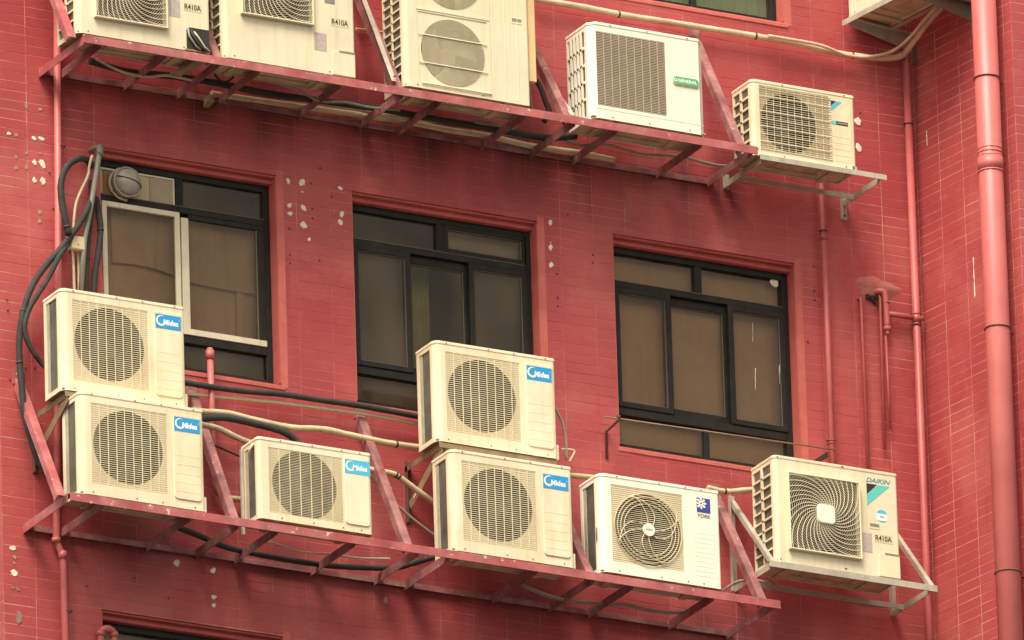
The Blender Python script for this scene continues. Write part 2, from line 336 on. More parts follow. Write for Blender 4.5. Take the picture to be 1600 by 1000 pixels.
def opening(fl, ft, fr, fb):
    """frame rectangle from two corner pixels at the frame plane"""
    a = P(fl[0], fl[1], REC); b = P(fr[0], fr[1], REC); c_ = P(fb[0], fb[1], REC)
    return a, b, c_
def rect(pl, pr, pb):
    a, b, c_ = P(*pl, REC), P(*pr, REC), P(*pb, REC)
    return (a.x, b.x, c_.z, (a.z+b.z)/2)
W2 = rect((540,315.5), (828,364), (832,677))
W3 = rect((947.5,382), (1230,429.5), (1237,745))
W1 = rect((146,247), (420,291.5), (425,605))
W4x0 = P(150,975,REC).x; W4 = (W4x0, W4x0+1.19, P(150,970,REC).z-1.3, P(150,970,REC).z)
W5r = P(1214,40,REC); W5 = (W5r.x-1.19, W5r.x, W5r.z, W5r.z+1.3)
WINS = [W1, W2, W3, W4, W5]
TOPL = .045
HOLES = [(w[0]-.004, w[1]+.004, w[2]-.012, w[3]+TOPL) for w in WINS]

def tile_mesh(w, h, d=.0013):
    c = .0009; x, z = w/2, h/2; b = MB()
    vs = [(-x,d,-z),(x,d,-z),(x,d,z),(-x,d,z), (-x,c,-z),(x,c,-z),(x,c,z),(-x,c,z), (-x+c,0,-z+c),(x-c,0,-z+c),(x-c,0,z-c),(-x+c,0,z-c)]
    fs = []
    for k in range(4):
        k2 = (k+1) % 4; fs += [(k, k2, 4+k2, 4+k), (4+k, 4+k2, 8+k2, 8+k)]
    fs.append((8,9,10,11)); b.add(vs, fs); return b

GAP = .0036
def tiled(parent, x0, x1, z0, z1, holes, n_single, pick, y=0.0, phase=0.0, zphase=0.0):
    """tiles in the sheet's own frame; whole tiles that pick() accepts become objects, the rest is one joined part"""
    whole = tile_mesh(TW-GAP, TH-GAP); me = None; cand = []; rest = MB()
    i0, i1 = math.floor((x0-phase)/TW), math.ceil((x1-phase)/TW); j0, j1 = math.floor((z0-zphase)/TH), math.ceil((z1-zphase)/TH)
    for i in range(i0, i1):
        for j in range(j0, j1):
            a = [phase+i*TW+GAP/2, phase+(i+1)*TW-GAP/2, zphase+j*TH+GAP/2, zphase+(j+1)*TH-GAP/2]
            a[0] = max(a[0], x0+.001); a[1] = min(a[1], x1-.001); a[2] = max(a[2], z0); a[3] = min(a[3], z1)
            if a[1]-a[0] < .008 or a[3]-a[2] < .008: continue
            hs_ = [h for h in holes if h[0] < a[1] and h[1] > a[0] and h[2] < a[3] and h[3] > a[2]]
            pcs = [tuple(a)] if not hs_ else list(grid_minus(*a, hs_))
            for p in pcs:
                if p[1]-p[0] < .008 or p[3]-p[2] < .008: continue
                full = len(pcs) == 1 and p[1]-p[0] > TW-GAP-.001 and p[3]-p[2] > TH-GAP-.001
                c_ = ((p[0]+p[1])/2, (p[2]+p[3])/2)
                if full and pick(*c_): cand.append(c_)
                else: rest_add(rest, p, y)
    random.shuffle(cand); cand.sort(key=lambda q: (round(pick(*q), 3)), reverse=True)
    for k, (cx, cz) in enumerate(cand):
        if k < n_single:
            if me is None:
                o = whole.build('tile', M['tile'], parent); me = o.data
            else:
                o = bpy.data.objects.new('tile', me); C.objects.link(o); o.parent = parent
            o.location = (cx+random.uniform(-.0007,.0007), y+random.uniform(-.0006, .0006), cz+random.uniform(-.0006,.0006)); o.rotation_euler = (random.gauss(0, .004), random.gauss(0, .002), random.gauss(0, .0012))
        else: rest_add(rest, (cx-TW/2+GAP/2, cx+TW/2-GAP/2, cz-TH/2+GAP/2, cz+TH/2-GAP/2), y)
    rest.build('tile_field', M['tile'], parent, kind='stuff')
def rest_add(mb, p, y):
    t_ = tile_mesh(p[1]-p[0], p[3]-p[2]); cx, cz = (p[0]+p[1])/2+random.uniform(-.0007,.0007), (p[2]+p[3])/2+random.uniform(-.0006,.0006); dy = random.uniform(-.0006, .0006)
    tx = random.gauss(0, .003)
    mb.add([(v[0]+cx, v[1]+y+dy+v[2]*tx, v[2]+cz) for v in t_.v], t_.f)

def to_px(v):
    d = Vector(v)-CAM; k = FPX/d.dot(F); return 800+d.dot(RT)*k, 500-d.dot(UP)*k
# --- main facade
fw = MB()
for a in grid_minus(XL, XC+.02, ZB, ZT, HOLES): fw.quad((a[0],.0011,a[2]), (a[1],.0011,a[2]), (a[1],.0011,a[3]), (a[0],.0011,a[3]))
for h in HOLES:                               # the opening's own thickness
    y0, y1 = .0011, .20
    fw.quad((h[0],y0,h[2]), (h[0],y1,h[2]), (h[0],y1,h[3]), (h[0],y0,h[3])); fw.quad((h[1],y0,h[2]), (h[1],y0,h[3]), (h[1],y1,h[3]), (h[1],y1,h[2]))
    fw.quad((h[0],y0,h[3]), (h[0],y1,h[3]), (h[1],y1,h[3]), (h[1],y0,h[3])); fw.quad((h[0],y0,h[2]), (h[1],y0,h[2]), (h[1],y1,h[2]), (h[0],y1,h[2]))
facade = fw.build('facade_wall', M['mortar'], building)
CLEAR = [(0,90,60,840), (426,545,265,650), (838,950,320,560), (1240,1420,330,720), (110,600,160,235), (600,900,235,320), (110,1000,900,1000), (590,650,700,860)]
def pick_main(x, z):
    u, v = to_px((x, 0, z))
    for k, (a, b_, c_, d_) in enumerate(CLEAR):
        if a < u < b_ and c_ < v < d_: return 10-k
    return 0
phx = P(40,100).x
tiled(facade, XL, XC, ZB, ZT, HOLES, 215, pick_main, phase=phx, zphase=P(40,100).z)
up = MB(); up.quad((XL,.0035,ZT), (XC+.02,.0035,ZT), (XC+.02,.0035,Z0+14), (XL,.0035,Z0+14)); up.quad((XL,.0035,0), (XC+.02,.0035,0), (XC+.02,.0035,ZB), (XL,.0035,ZB))
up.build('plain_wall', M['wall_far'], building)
# --- left return face
ll = empty('end_wall_frame', (XL, 4, 0), rz=-math.pi/2, parent=building)
lw = MB(); lw.quad((0,.0011,ZB), (4,.0011,ZB), (4,.0011,ZT), (0,.0011,ZT)); lw.quad((0,.0035,0), (4,.0035,0), (4,.0035,ZB), (0,.0035,ZB)); lw.quad((0,.0035,ZT), (4,.0035,ZT), (4,.0035,Z0+14), (0,.0035,Z0+14))
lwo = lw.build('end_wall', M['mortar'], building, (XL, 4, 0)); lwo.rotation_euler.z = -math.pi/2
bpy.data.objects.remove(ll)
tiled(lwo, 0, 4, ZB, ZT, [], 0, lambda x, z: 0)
# --- wing: side face coming forward, then a front face parallel to the facade
KW = .15; WL = .975
dn = math.hypot(KW, 1); dx_, dy_ = KW/dn, -1/dn
sw = MB(); sw.quad((-.02,.0011,ZB), (WL,.0011,ZB), (WL,.0011,ZT), (-.02,.0011,ZT)); sw.quad((-.02,.0035,0), (WL,.0035,0), (WL,.0035,ZB), (-.02,.0035,ZB)); sw.quad((-.02,.0035,ZT), (WL,.0035,ZT), (WL,.0035,Z0+14), (-.02,.0035,Z0+14))
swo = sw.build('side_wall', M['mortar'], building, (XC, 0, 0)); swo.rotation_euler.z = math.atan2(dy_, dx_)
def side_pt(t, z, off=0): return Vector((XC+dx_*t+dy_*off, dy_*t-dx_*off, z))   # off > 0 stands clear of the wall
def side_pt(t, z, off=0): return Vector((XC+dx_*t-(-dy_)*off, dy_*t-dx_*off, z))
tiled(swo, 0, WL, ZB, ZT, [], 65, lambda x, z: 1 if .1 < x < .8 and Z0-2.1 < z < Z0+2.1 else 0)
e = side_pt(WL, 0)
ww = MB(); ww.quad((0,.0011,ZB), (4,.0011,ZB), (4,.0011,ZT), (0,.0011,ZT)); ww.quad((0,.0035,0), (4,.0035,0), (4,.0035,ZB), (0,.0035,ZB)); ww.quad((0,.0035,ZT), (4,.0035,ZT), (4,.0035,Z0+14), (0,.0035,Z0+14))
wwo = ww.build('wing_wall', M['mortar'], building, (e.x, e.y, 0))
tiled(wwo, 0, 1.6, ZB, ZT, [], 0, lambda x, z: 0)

# --- windows
def window(w, kind):
    x0, x1, z0, z1 = w; y = REC; fb = .042
    f = MB()
    for a in ((x0,x0+fb,z0,z1), (x1-fb,x1,z0,z1), (x0+fb,x1-fb,z1-fb,z1), (x0+fb,x1-fb,z0,z0+fb)): f.box(a[0], a[1], y, y+.06, a[2], a[3])
    win = f.build('window', M['frame'], building, bevel=.003)
    def bars(name, mt, rects, y0, y1, label=None):
        b = MB()
        for a in rects: b.box(a[0], a[1], y0, y1, a[2], a[3])
        return b.build(name, mt, win, bevel=.002, label=label)
    def pane(a, yy, name='pane'):
        b = MB(); b.box(a[0], a[1], yy, yy+.004, a[2], a[3]); return b.build(name, M['glass'], win)
    def sash(a, yy, mt=None, t=.034, bead=True):
        mt = mt or M['frame']
        bars('sash', mt, [(a[0],a[0]+t,a[2],a[3]), (a[1]-t,a[1],a[2],a[3]), (a[0]+t,a[1]-t,a[3]-t,a[3]), (a[0]+t,a[1]-t,a[2],a[2]+t)], yy, yy+.03)
        if bead:
            i = .0055; q = (a[0]+t, a[1]-t, a[2]+t, a[3]-t)
            bars('glazing_bead', M['frame_edge'], [(q[0],q[0]+i,q[2],q[3]), (q[1]-i,q[1],q[2],q[3]), (q[0]+i,q[1]-i,q[3]-i,q[3]), (q[0]+i,q[1]-i,q[2],q[2]+i)], yy+.006, yy+.024)
        pane((a[0]+t-.003, a[1]-t+.003, a[2]+t-.003, a[3]-t+.003), yy+.014)
    # lintel lip and plaster reveals
    yf = .0
    lp = MB(); lp.box(x0-.004, x1+.004, .045, y+.06, z1, z1+TOPL); lp.box(x0-.004, x1+.004, .012, .045, z1+TOPL-.014, z1+TOPL+.0)
    lp.build('lintel', M['plaster_dk'], win, bevel=.004)
    rv = MB(); rv.box(x1, x1+.0038, .001, y+.06, z0, z1+TOPL-.015); rv.build('reveal', M['plaster'], win)
    rv = MB(); rv.box(x0-.0038, x0, .001, y+.06, z0, z1+TOPL-.015); rv.build('reveal', M['plaster'], win)
    rv = MB(); rv.box(x1+.0042, x1+.052, -.0015, .003, z0-.03, z1+TOPL+.03); rv.build('plaster_band', M['plaster'], win)
    sl_ = MB(); sl_.add([(x0-.01,-.006,z0-.045),(x1+.03,-.006,z0-.045),(x1+.03,-.006,z0-.018),(x0-.01,-.006,z0-.018),(x0-.01,y,z0-.001),(x1+.03,y,z0-.001),(x0-.01,y,z0-.045),(x1+.03,y,z0-.045)],
                        [(0,1,2,3),(3,2,5,4),(0,3,4,6),(1,7,5,2),(0,6,7,1),(4,5,7,6)])
    sl_.build('sill', M['plaster'], win, bevel=.003)
    zt0, zt1 = z1-.262, z1-.225          # upper transom
    zl0, zl1 = z1-1.085, z1-1.035        # lower transom
    bars('transom', M['frame'], [(x0+fb, x1-fb, zt0, zt1)], y-.004, y+.05); bars('transom_bead', M['frame_edge'], [(x0+fb, x1-fb, zt1+.0005, zt1+.007)], y-.007, y+.02)
    bars('transom', M['frame'], [(x0+fb, x1-fb, zl0, zl1)], y-.004, y+.05)
    split = {'1': .545, '2': .612, '3': .602, '4': .575, '5': .575}[kind]
    xs = x0+split; bars('mullion', M['frame'], [(xs, xs+.05, zt1+.0075, z1-fb)], y+.002, y+.045)
    def backing(name, mt, a, yy, label=None):
        b = MB(); b.box(a[0], a[1], yy, yy+.006, a[2], a[3]); return b.build(name, mt, win, label=label)
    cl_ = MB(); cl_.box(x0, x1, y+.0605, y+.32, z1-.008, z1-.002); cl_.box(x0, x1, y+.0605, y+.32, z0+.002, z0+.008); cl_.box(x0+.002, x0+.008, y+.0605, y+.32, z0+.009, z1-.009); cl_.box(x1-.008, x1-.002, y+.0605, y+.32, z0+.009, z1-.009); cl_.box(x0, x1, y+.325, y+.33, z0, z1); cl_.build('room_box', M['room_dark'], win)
    if kind == '1':
        pane((xs+.052, x1-fb, zt1+.008, z1-fb), y+.02)
        a = (x0+fb, xs-.004, zt1+.009, z1-fb-.004)
        backing('vent_panel', M['vent_board'], a, y+.016)
        bars('vent_panel_trim', M['frame_white'], [(a[0],a[1],a[3]-.012,a[3]), (a[1]-.012,a[1],a[2],a[3]-.012)], y+.006, y+.016)
        backing('vent_panel_strip', M['vent_board_tan'], (xs-.168, xs-.018, a[2], a[3]-.014), y+.010)
        backing('vent_panel_strip', M['vent_wood'], (x0+fb+.025, x0+fb+.085, a[2], a[3]-.014), y+.010)
        # white framed sliding sash on the left, second one behind on the right
        sash((x0+fb, x0+.622-.062, zl1+.0, zt0-.004), y-.016, M['frame_white'], .032, False)
        wsx = x0+.572
        bars('sash', M['frame_white'], [(wsx, wsx+.048, zl1+.002, zt0-.03), (wsx+.048, x1-fb, zl1+.002, zl1+.040)], y-.010, y+.02)
        bars('sash_rail', M['frame'], [(wsx+.048, x1-fb, zt0-.032, zt0-.001), (x1-fb-.045, x1-fb-.001, zl1+.041, zt0-.033)], y-.003, y+.02)
        bars('glazing_bead', M['frame_edge'], [(x1-fb-.055, x1-fb-.046, zl1+.041, zt0-.033)], y-.001, y+.02)
        pane((wsx+.046, x1-fb-.05, zl1+.038, zt0-.03), y+.006)
        pane((x0+fb, x1-fb, z0+fb, zl0), y+.02)
        def sheet(name, mt, a, yy, sag, tilt):
            b = MB(); n = 12; vs = []; 
            for k in range(n+1):
                t_ = k/n; x = a[0]+(a[1]-a[0])*t_; o = -sag*math.sin(t_*math.pi)+tilt*t_
                vs += [(x, yy+.004*math.sin(t_*9), a[2]+o), (x, yy, a[3])]
            fs = [(2*k, 2*k+2, 2*k+3, 2*k+1) for k in range(n)]; b.add(vs, fs); ob = b.build(name, mt, win)
            m_ = ob.modifiers.new('thick', 'SOLIDIFY'); m_.thickness = .004; return ob
        sheet('board', M['blind_taupe'], (x0+.03, x0+.57, z1-1.06, z1-.24), y+.085, 0, 0)
        sheet('board', M['blind_taupe'], (x0+.14, x0+.60, z1-.62, z1-.24), y+.062, -.02, -.03)
        sheet('board', M['blind_taupe'], (x0+.57, x1-.03, z1-1.06, z1-.24), y+.090, 0, 0)
        sheet('board', M['blind_taupe'], (x0+.60, x1-.06, z1-.66, z1-.24), y+.066, .01, -.015)
        backing('curtain', M['blind_brown'], (x1-.20, x1-.15, z1-1.05, z1-.67), y+.07); backing('room_back', M['room_dark'], (x0+.02, x1-.02, z0+.02, z1-.02), y+.16)
        backing('film', M['film'], (x0+.04, x1-.04, z0+.03, zl0), y+.05)
    elif kind in '234':
        pane((x0+fb, xs, zt1+.008, z1-fb), y+.024)
        if kind == '2': sash((xs+.05, x1-fb+.012, zt1+.008, z1-fb+.008), y+.000, None, .028)
        else: pane((xs+.05, x1-fb, zt1+.008, z1-fb), y+.024)
        xa, xb = x0+.423, x0+.820
        sash((x0+fb-.006, xa, zl1+.002, zt0-.002), y-.012); sash((xb, x1-fb+.006, zl1+.002, zt0-.002), y-.012)
        sash((xa-.03, xb+.03, zl1+.002, zt0-.002), y+.022, None, .05)
        pane((x0+fb, x1-fb, z0+fb, zl0), y+.02)
        if kind == '3':
            bars('mullion', M['frame'], [(x0+.632, x0+.667, z0+fb, zl0-.001)], y+.004, y+.04)
            backing('blind', M['blind_brown'], (x0+.03, x1-.03, z0+.03, z1-.03), y+.072)
            b = MB(); pr = [(random.uniform(.8, 1.1)*.030*math.cos(a_*math.pi/5), random.uniform(.8, 1.15)*.036*math.sin(a_*math.pi/5)) for a_ in range(10)]
            q = P(1210, 441, y+.02); b.prism([(q.x+a_, q.z+c_) for a_, c_ in pr], y+.023, y+.015, .004, axis='y'); b.build('patch', M['putty'], win)
            for dx0, dy0, dy1 in ((1176,505,535), (1180,575,610), (1218,570,600)):
                b = MB(); b.tube([P(dx0+random.uniform(-.4,.4), dy0+(dy1-dy0)*k/6, y+.001) for k in range(7)], [random.uniform(.0006,.0026) for _ in range(7)], 5); b.build('paint_drip', M['putty'], win)
        else:
            backing('room_back', M['room_dark'], (x0+.02, x1-.02, z0+.02, z1-.02), y+.30)
            if kind == '2':
                backing('film', M['film'], (x0+.05, xa-.02, zl1, zt0), y+.045); backing('film', M['film'], (xb+.02, x1-.05, zl1, zt0), y+.045)
                backing('film', M['film_pale'], (xs+.05, x1-.05, zt1, z1-.05), y+.07)
                backing('film', M['film'], (x0+.05, x1-.05, z0+.04, zl0), y+.08)
                b = MB(); n = 16
                for k in range(n):
                    xa_, xb_ = xa+.04+k*.011, xa+.04+(k+1)*.011; ya, yb = y+.17+.012*(k % 2), y+.17+.012*((k+1) % 2)
                    b.quad((xa_,ya,zl1), (xb_,yb,zl1), (xb_,yb,zt0), (xa_,ya,zt0))
                b.build('curtain', M['curtain_olive'], win)
            else: backing('blind', M['blind_taupe'], (x0+.03, x1-.03, zt1-.02, z1-.03), y+.08)
    else:
        pane((x0+fb, x1-fb, z0+fb, zl0), y+.02); pane((x0+fb, x1-fb, zl1, zt0), y+.02); pane((x0+fb, x1-fb, zt1, z1-fb), y+.02)
        bars('mullion', M['frame'], [(x0+.60, x0+.635, z0+fb, zl0-.001)], y+.004, y+.04)
        b = MB(); n = 26
        for k in range(n):
            xa_, xb_ = x0+.03+k*.0435, x0+.03+(k+1)*.0435; ya, yb = y+.045+.022*(k % 2), y+.045+.022*((k+1) % 2)
            b.quad((xa_,ya,z0+.02), (xb_,yb,z0+.02), (xb_,yb,z1-.02), (xa_,ya,z1-.02))
        b.build('curtain', M['curtain_green'], win)
    return win
for w, k in zip(WINS, '12345'): window(w, k)

# --- filler patches and old anchors in the wall
def patch(px, py, r, mt, stretch=1.2):
    q = P(px, py, 0); b = MB(); n = 17
    pr = []
    for k in range(n):
        a = 2*math.pi*k/n; rr = r/265*random.uniform(.72, 1.15)*(1+.15*math.sin(2*a+px)); pr.append((q.x+rr*math.cos(a), q.z+rr*stretch*math.sin(a)))
    b.prism(pr, .002, -.0035, .0015, axis='y'); b.build('filler_patch', mt, building)
for a in ((53,216,4.2,.9), (65,217,5,.8), (54,254,4.2,1.1), (66,256,5.5,1.3), (54,282,4.6,1.0), (67,283,5.6,1.0), (14,209,3.4,.9), (450,283,3.8,1.2), (472,285,4.8,1.4), (531,294,4.6,.7),
          (452,321,4.4,.9), (474,325,5,1.1), (453,334,4.4,.9), (474,352,5.5,1.2), (534,335,4,1.4), (532,348,4.8,1.0), (860,348,4,1.1), (860,387,4,1.2), (861,414,4,1.3), (860,379,1.5,1),
          (1340,190,5.5,1.5), (1341,231,5.5,1.4), (472,300,2.2,.8), (483,374,3,1.1), (966,19,1.6,1)): patch(a[0], a[1], a[2], M['putty'], a[3])
for a in ((276,880,6,.9), (333,892,5,1.0), (334,933,4,1.2), (334,946,3.6,1.2), (20,857,6,.8), (22,895,6,1), (267,898,3,.6), (602,938,5,1.2), (1015,905,4,.7)): patch(a[0], a[1], a[2], M['putty_tan' if a[0] in (602,1015,267) else 'putty'], a[3])
for a in ((25,211,3.4,1), (25,246,3.2,1), (25,263,3.2,1), (62,332,3.6,1), (62,346,3.6,1), (63,240,3,.7), (41,262,3,1.2), (41,165,3,2.2), (63,171,4,.7), (41,240,2.5,1), (23,871,4,.8), (22,880,2.5,1), (1384,452,0,0)):
    if a[2]: patch(a[0], a[1], a[2], M['putty_tan'], a[3])
for a in ((30,965,6,1.7), (28,921,3,1), (20,919,3,.8)): patch(a[0], a[1], a[2], M['putty_grey'], a[3])
def anchor(px, py, r=1.5):
    q = P(px, py, 0); b = MB(); b.tube([(q.x, .002, q.z), (q.x, -.005, q.z)], r/250, 8); b.tube([(q.x, -.005, q.z), (q.x, -.010, q.z-.001)], r/420, 6); b.build('wall_anchor', M['rust'], building)
for a in ((10,468), (12,485), (15,593), (500,263), (486,286), (518,307), (488,326), (488,341), (452,357), (453,398), (453,411), (926,398), (926,411), (871,465), (871,478), (870,428), (1271,416), (1272,455), (1273,469),
          (210,903), (263,935), (135,916), (499,407), (39,575), (54,575), (887,336), (1344,176), (1262,534), (77,270), (83,326)): anchor(*a)
# drips of filler that ran down the wing
for (px, y0, y1, r) in ((1521,402,468,1.0), (1448,205,228,.7)):
    b = MB()
    def wing_pt(px_, py_):
        # intersect the view ray with the side wall plane
        d = F*FPX + RT*(px_-800) - UP*(py_-500); nrm = Vector((dy_, -dx_, 0)); t_ = (Vector((XC,0,0))-CAM).dot(nrm)/d.dot(nrm); return CAM+d*t_+Vector((dy_, -dx_, 0))*.001
    n = 9; pts = [wing_pt(px+(k/n)*(y1-y0)*.04, y0+(y1-y0)*k/n) for k in range(n+1)]
    b.tube(pts, [r/250*random.uniform(.4, 1.3) for _ in pts], 5); b.build('filler_drip', M['putty'], building)

# ------------------------------------------------------------------ pipes, hoses, cables
def pipe_thing(name, label, cat, pts, r, mt, group=None, n=12, smooth=0):
    root = empty(name, pts[-1], label, cat, group)
    off = Vector(pts[-1]); q = [Vector(p)-off for p in pts]
    if smooth: q = spline(q, smooth)
    MB().tube(q, r, n).build('pipe', mt, root); return root, off
def collar(root, off, p, r, h, mt, name='collar', axis=Vector((0,0,1))):
    p = Vector(p)-off; MB().tube([p-axis*h/2, p+axis*h/2], r, 14).build(name, mt, root)
def clamp(root, off, p, r, back=(0,1,0), mt=None, reach=.05):
    p = Vector(p)-off; b = MB(); n = 16
    b.tube([(p.x+r*math.cos(2*math.pi*k/n), p.y+r*math.sin(2*math.pi*k/n), p.z) for k in range(n)], .0045, 6, closed=True)
    bk = Vector(back).normalized(); b.tube([p+bk*r, p+bk*(r+reach)], .005, 6); sd = Vector((0,0,1)).cross(bk)
    b.tube([p+sd*(r+.002), p+sd*(r+.016)], .006, 6)
    b.build('pipe_clamp', mt or M['rust'], root)

# large soil pipe on the wing
SOFF = .125
def on_side(px, py, off):
    d = F*FPX + RT*(px-800) - UP*(py-500); nrm = Vector((dy_, -dx_, 0)); t_ = (Vector((XC,0,0))+nrm*off-CAM).dot(nrm)/d.dot(nrm); return CAM+d*t_
a = on_side(1558, 500, SOFF); top = Vector((a.x, a.y, ZT+1)); bot = Vector((a.x, a.y, ZB-1))
big, off = pipe_thing('soil_pipe', 'thick salmon red vertical pipe with ringed socket running down the wing wall on the right', 'pipe', [top, bot], .0755, M['pipe_red'], n=32)
def big_z(py): return on_side(1541+.0425*(py), py, SOFF).z
zc = big_z(250)
for dz, rr, hh in ((.075,.0785,.006), (.050,.0790,.008), (.025,.0785,.006), (-.025,.0785,.090), (-.072,.0800,.010)): collar(big, off, (a.x, a.y, zc+dz), rr, hh, M['pipe_red'], 'socket')
for py in (121, 512, 894): clamp(big, off, (a.x, a.y, big_z(py)), .079, (.97,.2,0), M['rust'], .05)
# medium corner pipe
a = P(1432, 500, -.05); mp_, off = pipe_thing('corner_pipe', 'medium red vertical pipe in the inner corner beside the wing wall', 'pipe', [(a.x, -.05, P(1416, 88, -.05).z), (a.x, -.05, ZB-1)], .0235, M['pipe_red_dark'], n=16)
for py in (196, 492, 508, 903): clamp(mp_, off, (a.x, -.05, P(1432, py, -.05).z), .026, (0,1,0), M['rust'], .025)
for py in (498,): collar(mp_, off, (a.x, -.05, P(1432, py, -.05).z), .028, .05, M['pipe_red_dark'])
b0 = P(1393, 491, -.05); b1 = P(1432, 500, -.05)
bp = MB(); bp.tube([Vector((b0.x-.03, -.05, b0.z))-off, Vector((a.x, -.05, b0.z))-off], .0165, 12); bp.build('branch_pipe', M['pipe_red_dark'], mp_)
bp = MB(); bp.tube([Vector((a.x, -.05, b0.z))-off, Vector((a.x+.045, -.06, b0.z))-off], .014, 12); bp.build('plug', M['pipe_red_dark'], mp_)
# narrower pipe right of the third window
a = P(1292, 500, -.05); np_, off = pipe_thing('downpipe', 'slim red vertical pipe right of the third window, ending behind the lower right condenser', 'pipe', [(a.x, -.05, P(1289, 240, -.05).z), (a.x, -.05, P(1299, 900, -.05).z)], .0195, M['pipe_red_dark'], n=16)
for py in (372, 690): collar(np_, off, (a.x, -.05, P(1292, py, -.05).z), .0225, .03, M['pipe_red_dark'])
clamp(np_, off, (a.x, -.05, P(1292, 362, -.05).z), .022); clamp(np_, off, (a.x, -.05, P(1292, 688, -.05).z), .023)
# thin supply pipes and stub
GP = 'thin red pipes right of the third window'
def thin(px0, py0, px1, py1, r, label, yy=-.03, hook=False):
    p0, p1 = P(px0, py0, yy), P(px1, py1, yy); pts = [Vector((p0.x, .01, p0.z+.02)), Vector((p0.x, yy+.005, p0.z+.018)), p0, p1] if hook else [p0, p1]
    return pipe_thing('thin_pipe', label, 'pipe', pts, r, M['pipe_red_dark'], GP, n=10)
thin(1345,470,1357,745,.0105,'thin red pipe running down from the plaster hump, leftmost of the thin pipes', hook=True)
thin(1375,466,1382,702,.0095,'thin red pipe ending open above the lower right condenser, second of the thin pipes', hook=True)
thin(1384,525,1391,670,.0075,'short thinnest red pipe hanging just under the capped stub', -.04)
a = P(1386, 500, -.05); p0 = P(1383, 462, -.05); p1 = P(1386.5, 516, -.05)
st, off = pipe_thing('stub_pipe', 'short red stub pipe with threaded end cap under the plaster hump', 'pipe', [(p0.x-.05, .0, p0.z+.028), (p0.x-.03, -.035, p0.z+.03), (p0.x, -.05, p0.z), (p1.x, -.05, p1.z)], .0185, M['pipe_red'], smooth=5, n=14)
collar(st, off, (p1.x, -.05, p1.z+.01), .023, .024, M['pipe_red'], 'end_cap'); collar(st, off, (p1.x, -.05, p1.z-.012), .010, .02, M['tape_beige'], 'plug'); collar(st, off, (p1.x, -.05, P(1386,474,-.05).z), .021, .008, M['rust'])
# plaster hump around the hole: smeared render, dark ragged hole
def blob(name, pts_px, y0, y1, mt, parent=None):
    b = MB(); q = [P(x, y_, 0) for x, y_ in pts_px]; b.prism([(p.x, p.z) for p in q], y0, y1, .006, axis='y'); return b.build(name, mt, parent)
M['hump'] = mat('smeared_red_brown_render', (.40,.11,.095), .75, second=(.42,.17,.13), dirt=(.25,.05,.045), dirt_amt=.5, streak=0, scale=22, bump=.9, bump_scale=40)
hb = MB(); q = P(1370, 452, 0); n = 18; m_ = 5; vs = []; fs = []
for j in range(m_+1):
    rr = 1-j/m_*.9
    for k in range(n):
        an = 2*math.pi*k/n; wob = 1+.16*math.sin(3*an+1)+.1*math.sin(5*an); vs.append((q.x+.155*rr*wob*math.cos(an), .003-.022*math.sin(j/m_*math.pi/2)+random.uniform(-.002,.002), q.z+.085*rr*wob*math.sin(an)))
for j in range(m_):
    for k in range(n): fs.append((j*n+k, j*n+(k+1) % n, (j+1)*n+(k+1) % n, (j+1)*n+k))
fs.append(tuple(m_*n+k for k in range(n))); hb.add(vs, fs, True); hb.build('render_hump', M['hump'], building)
M['hole'] = mat('dark_broken_cavity', (.035,.018,.015), .9, dirt_amt=0, streak=0)
for hx, hy, hr in ((1354,465,4.5), (1361,467,5), (1367,465,3.5), (1365,473,3.5), (1372,479,2.6)):
    b = MB(); q = P(hx, hy, 0); b.prism([(q.x+hr/245*random.uniform(.6,1.25)*math.cos(k*math.pi/6), q.z+hr/245*random.uniform(.6,1.2)*math.sin(k*math.pi/6)) for k in range(12)], -.010, -.0215, .003, axis='y'); b.build('broken_edge', M['hole'], building)
# left pipe
a0 = P(82, -30, -.045); pts = [(P(92,100,-.045).x, -.045, P(80,-60,-.045).z), (P(92,400,-.045).x-.006, -.045, P(97,440,-.045).z), (P(86,760,-.045).x, -.045, P(90,845,-.045).z), (P(98,868,-.045).x, -.045, P(98,868,-.045).z), (P(106,990,-.045).x, -.045, ZB-1)]
lp_, off = pipe_thing('left_downpipe', 'red vertical pipe near the left facade end with an offset elbow below the rack', 'pipe', pts, .0215, M['pipe_red'], n=14)
for i, py in ((0,228),): clamp(lp_, off, (pts[0][0]+.002, -.045, P(92,py,-.045).z), .024)
for k, h in ((2,.03), (3,.05)): collar(lp_, off, pts[k], .0265, h, M['pipe_red'])
clamp(lp_, off, (P(106,955,-.045).x, -.045, P(104,955,-.045).z), .024)
# short capped vent pipe standing beside the lower stack
q = [P(328,552,-.06), P(331,640,-.06), P(334,724,-.06), P(336,758,-.06), P(341,772,-.06), P(352,778,-.06), P(400,783,-.06)]
vp, off = pipe_thing('vent_pipe', 'salmon vertical pipe with capped top standing right of the stacked condensers', 'pipe', q[:5], .0195, M['pipe_red'], n=14)
collar(vp, off, q[0]+Vector((0,0,-.01)), .0255, .055, M['pipe_red'], 'cap'); collar(vp, off, q[0]+Vector((0,0,.022)), .018, .02, M['pipe_red'], 'cap_top')
MB().tube([p-off for p in q[4:]], .0185, 12).build('bend', M['tape_beige'], vp)

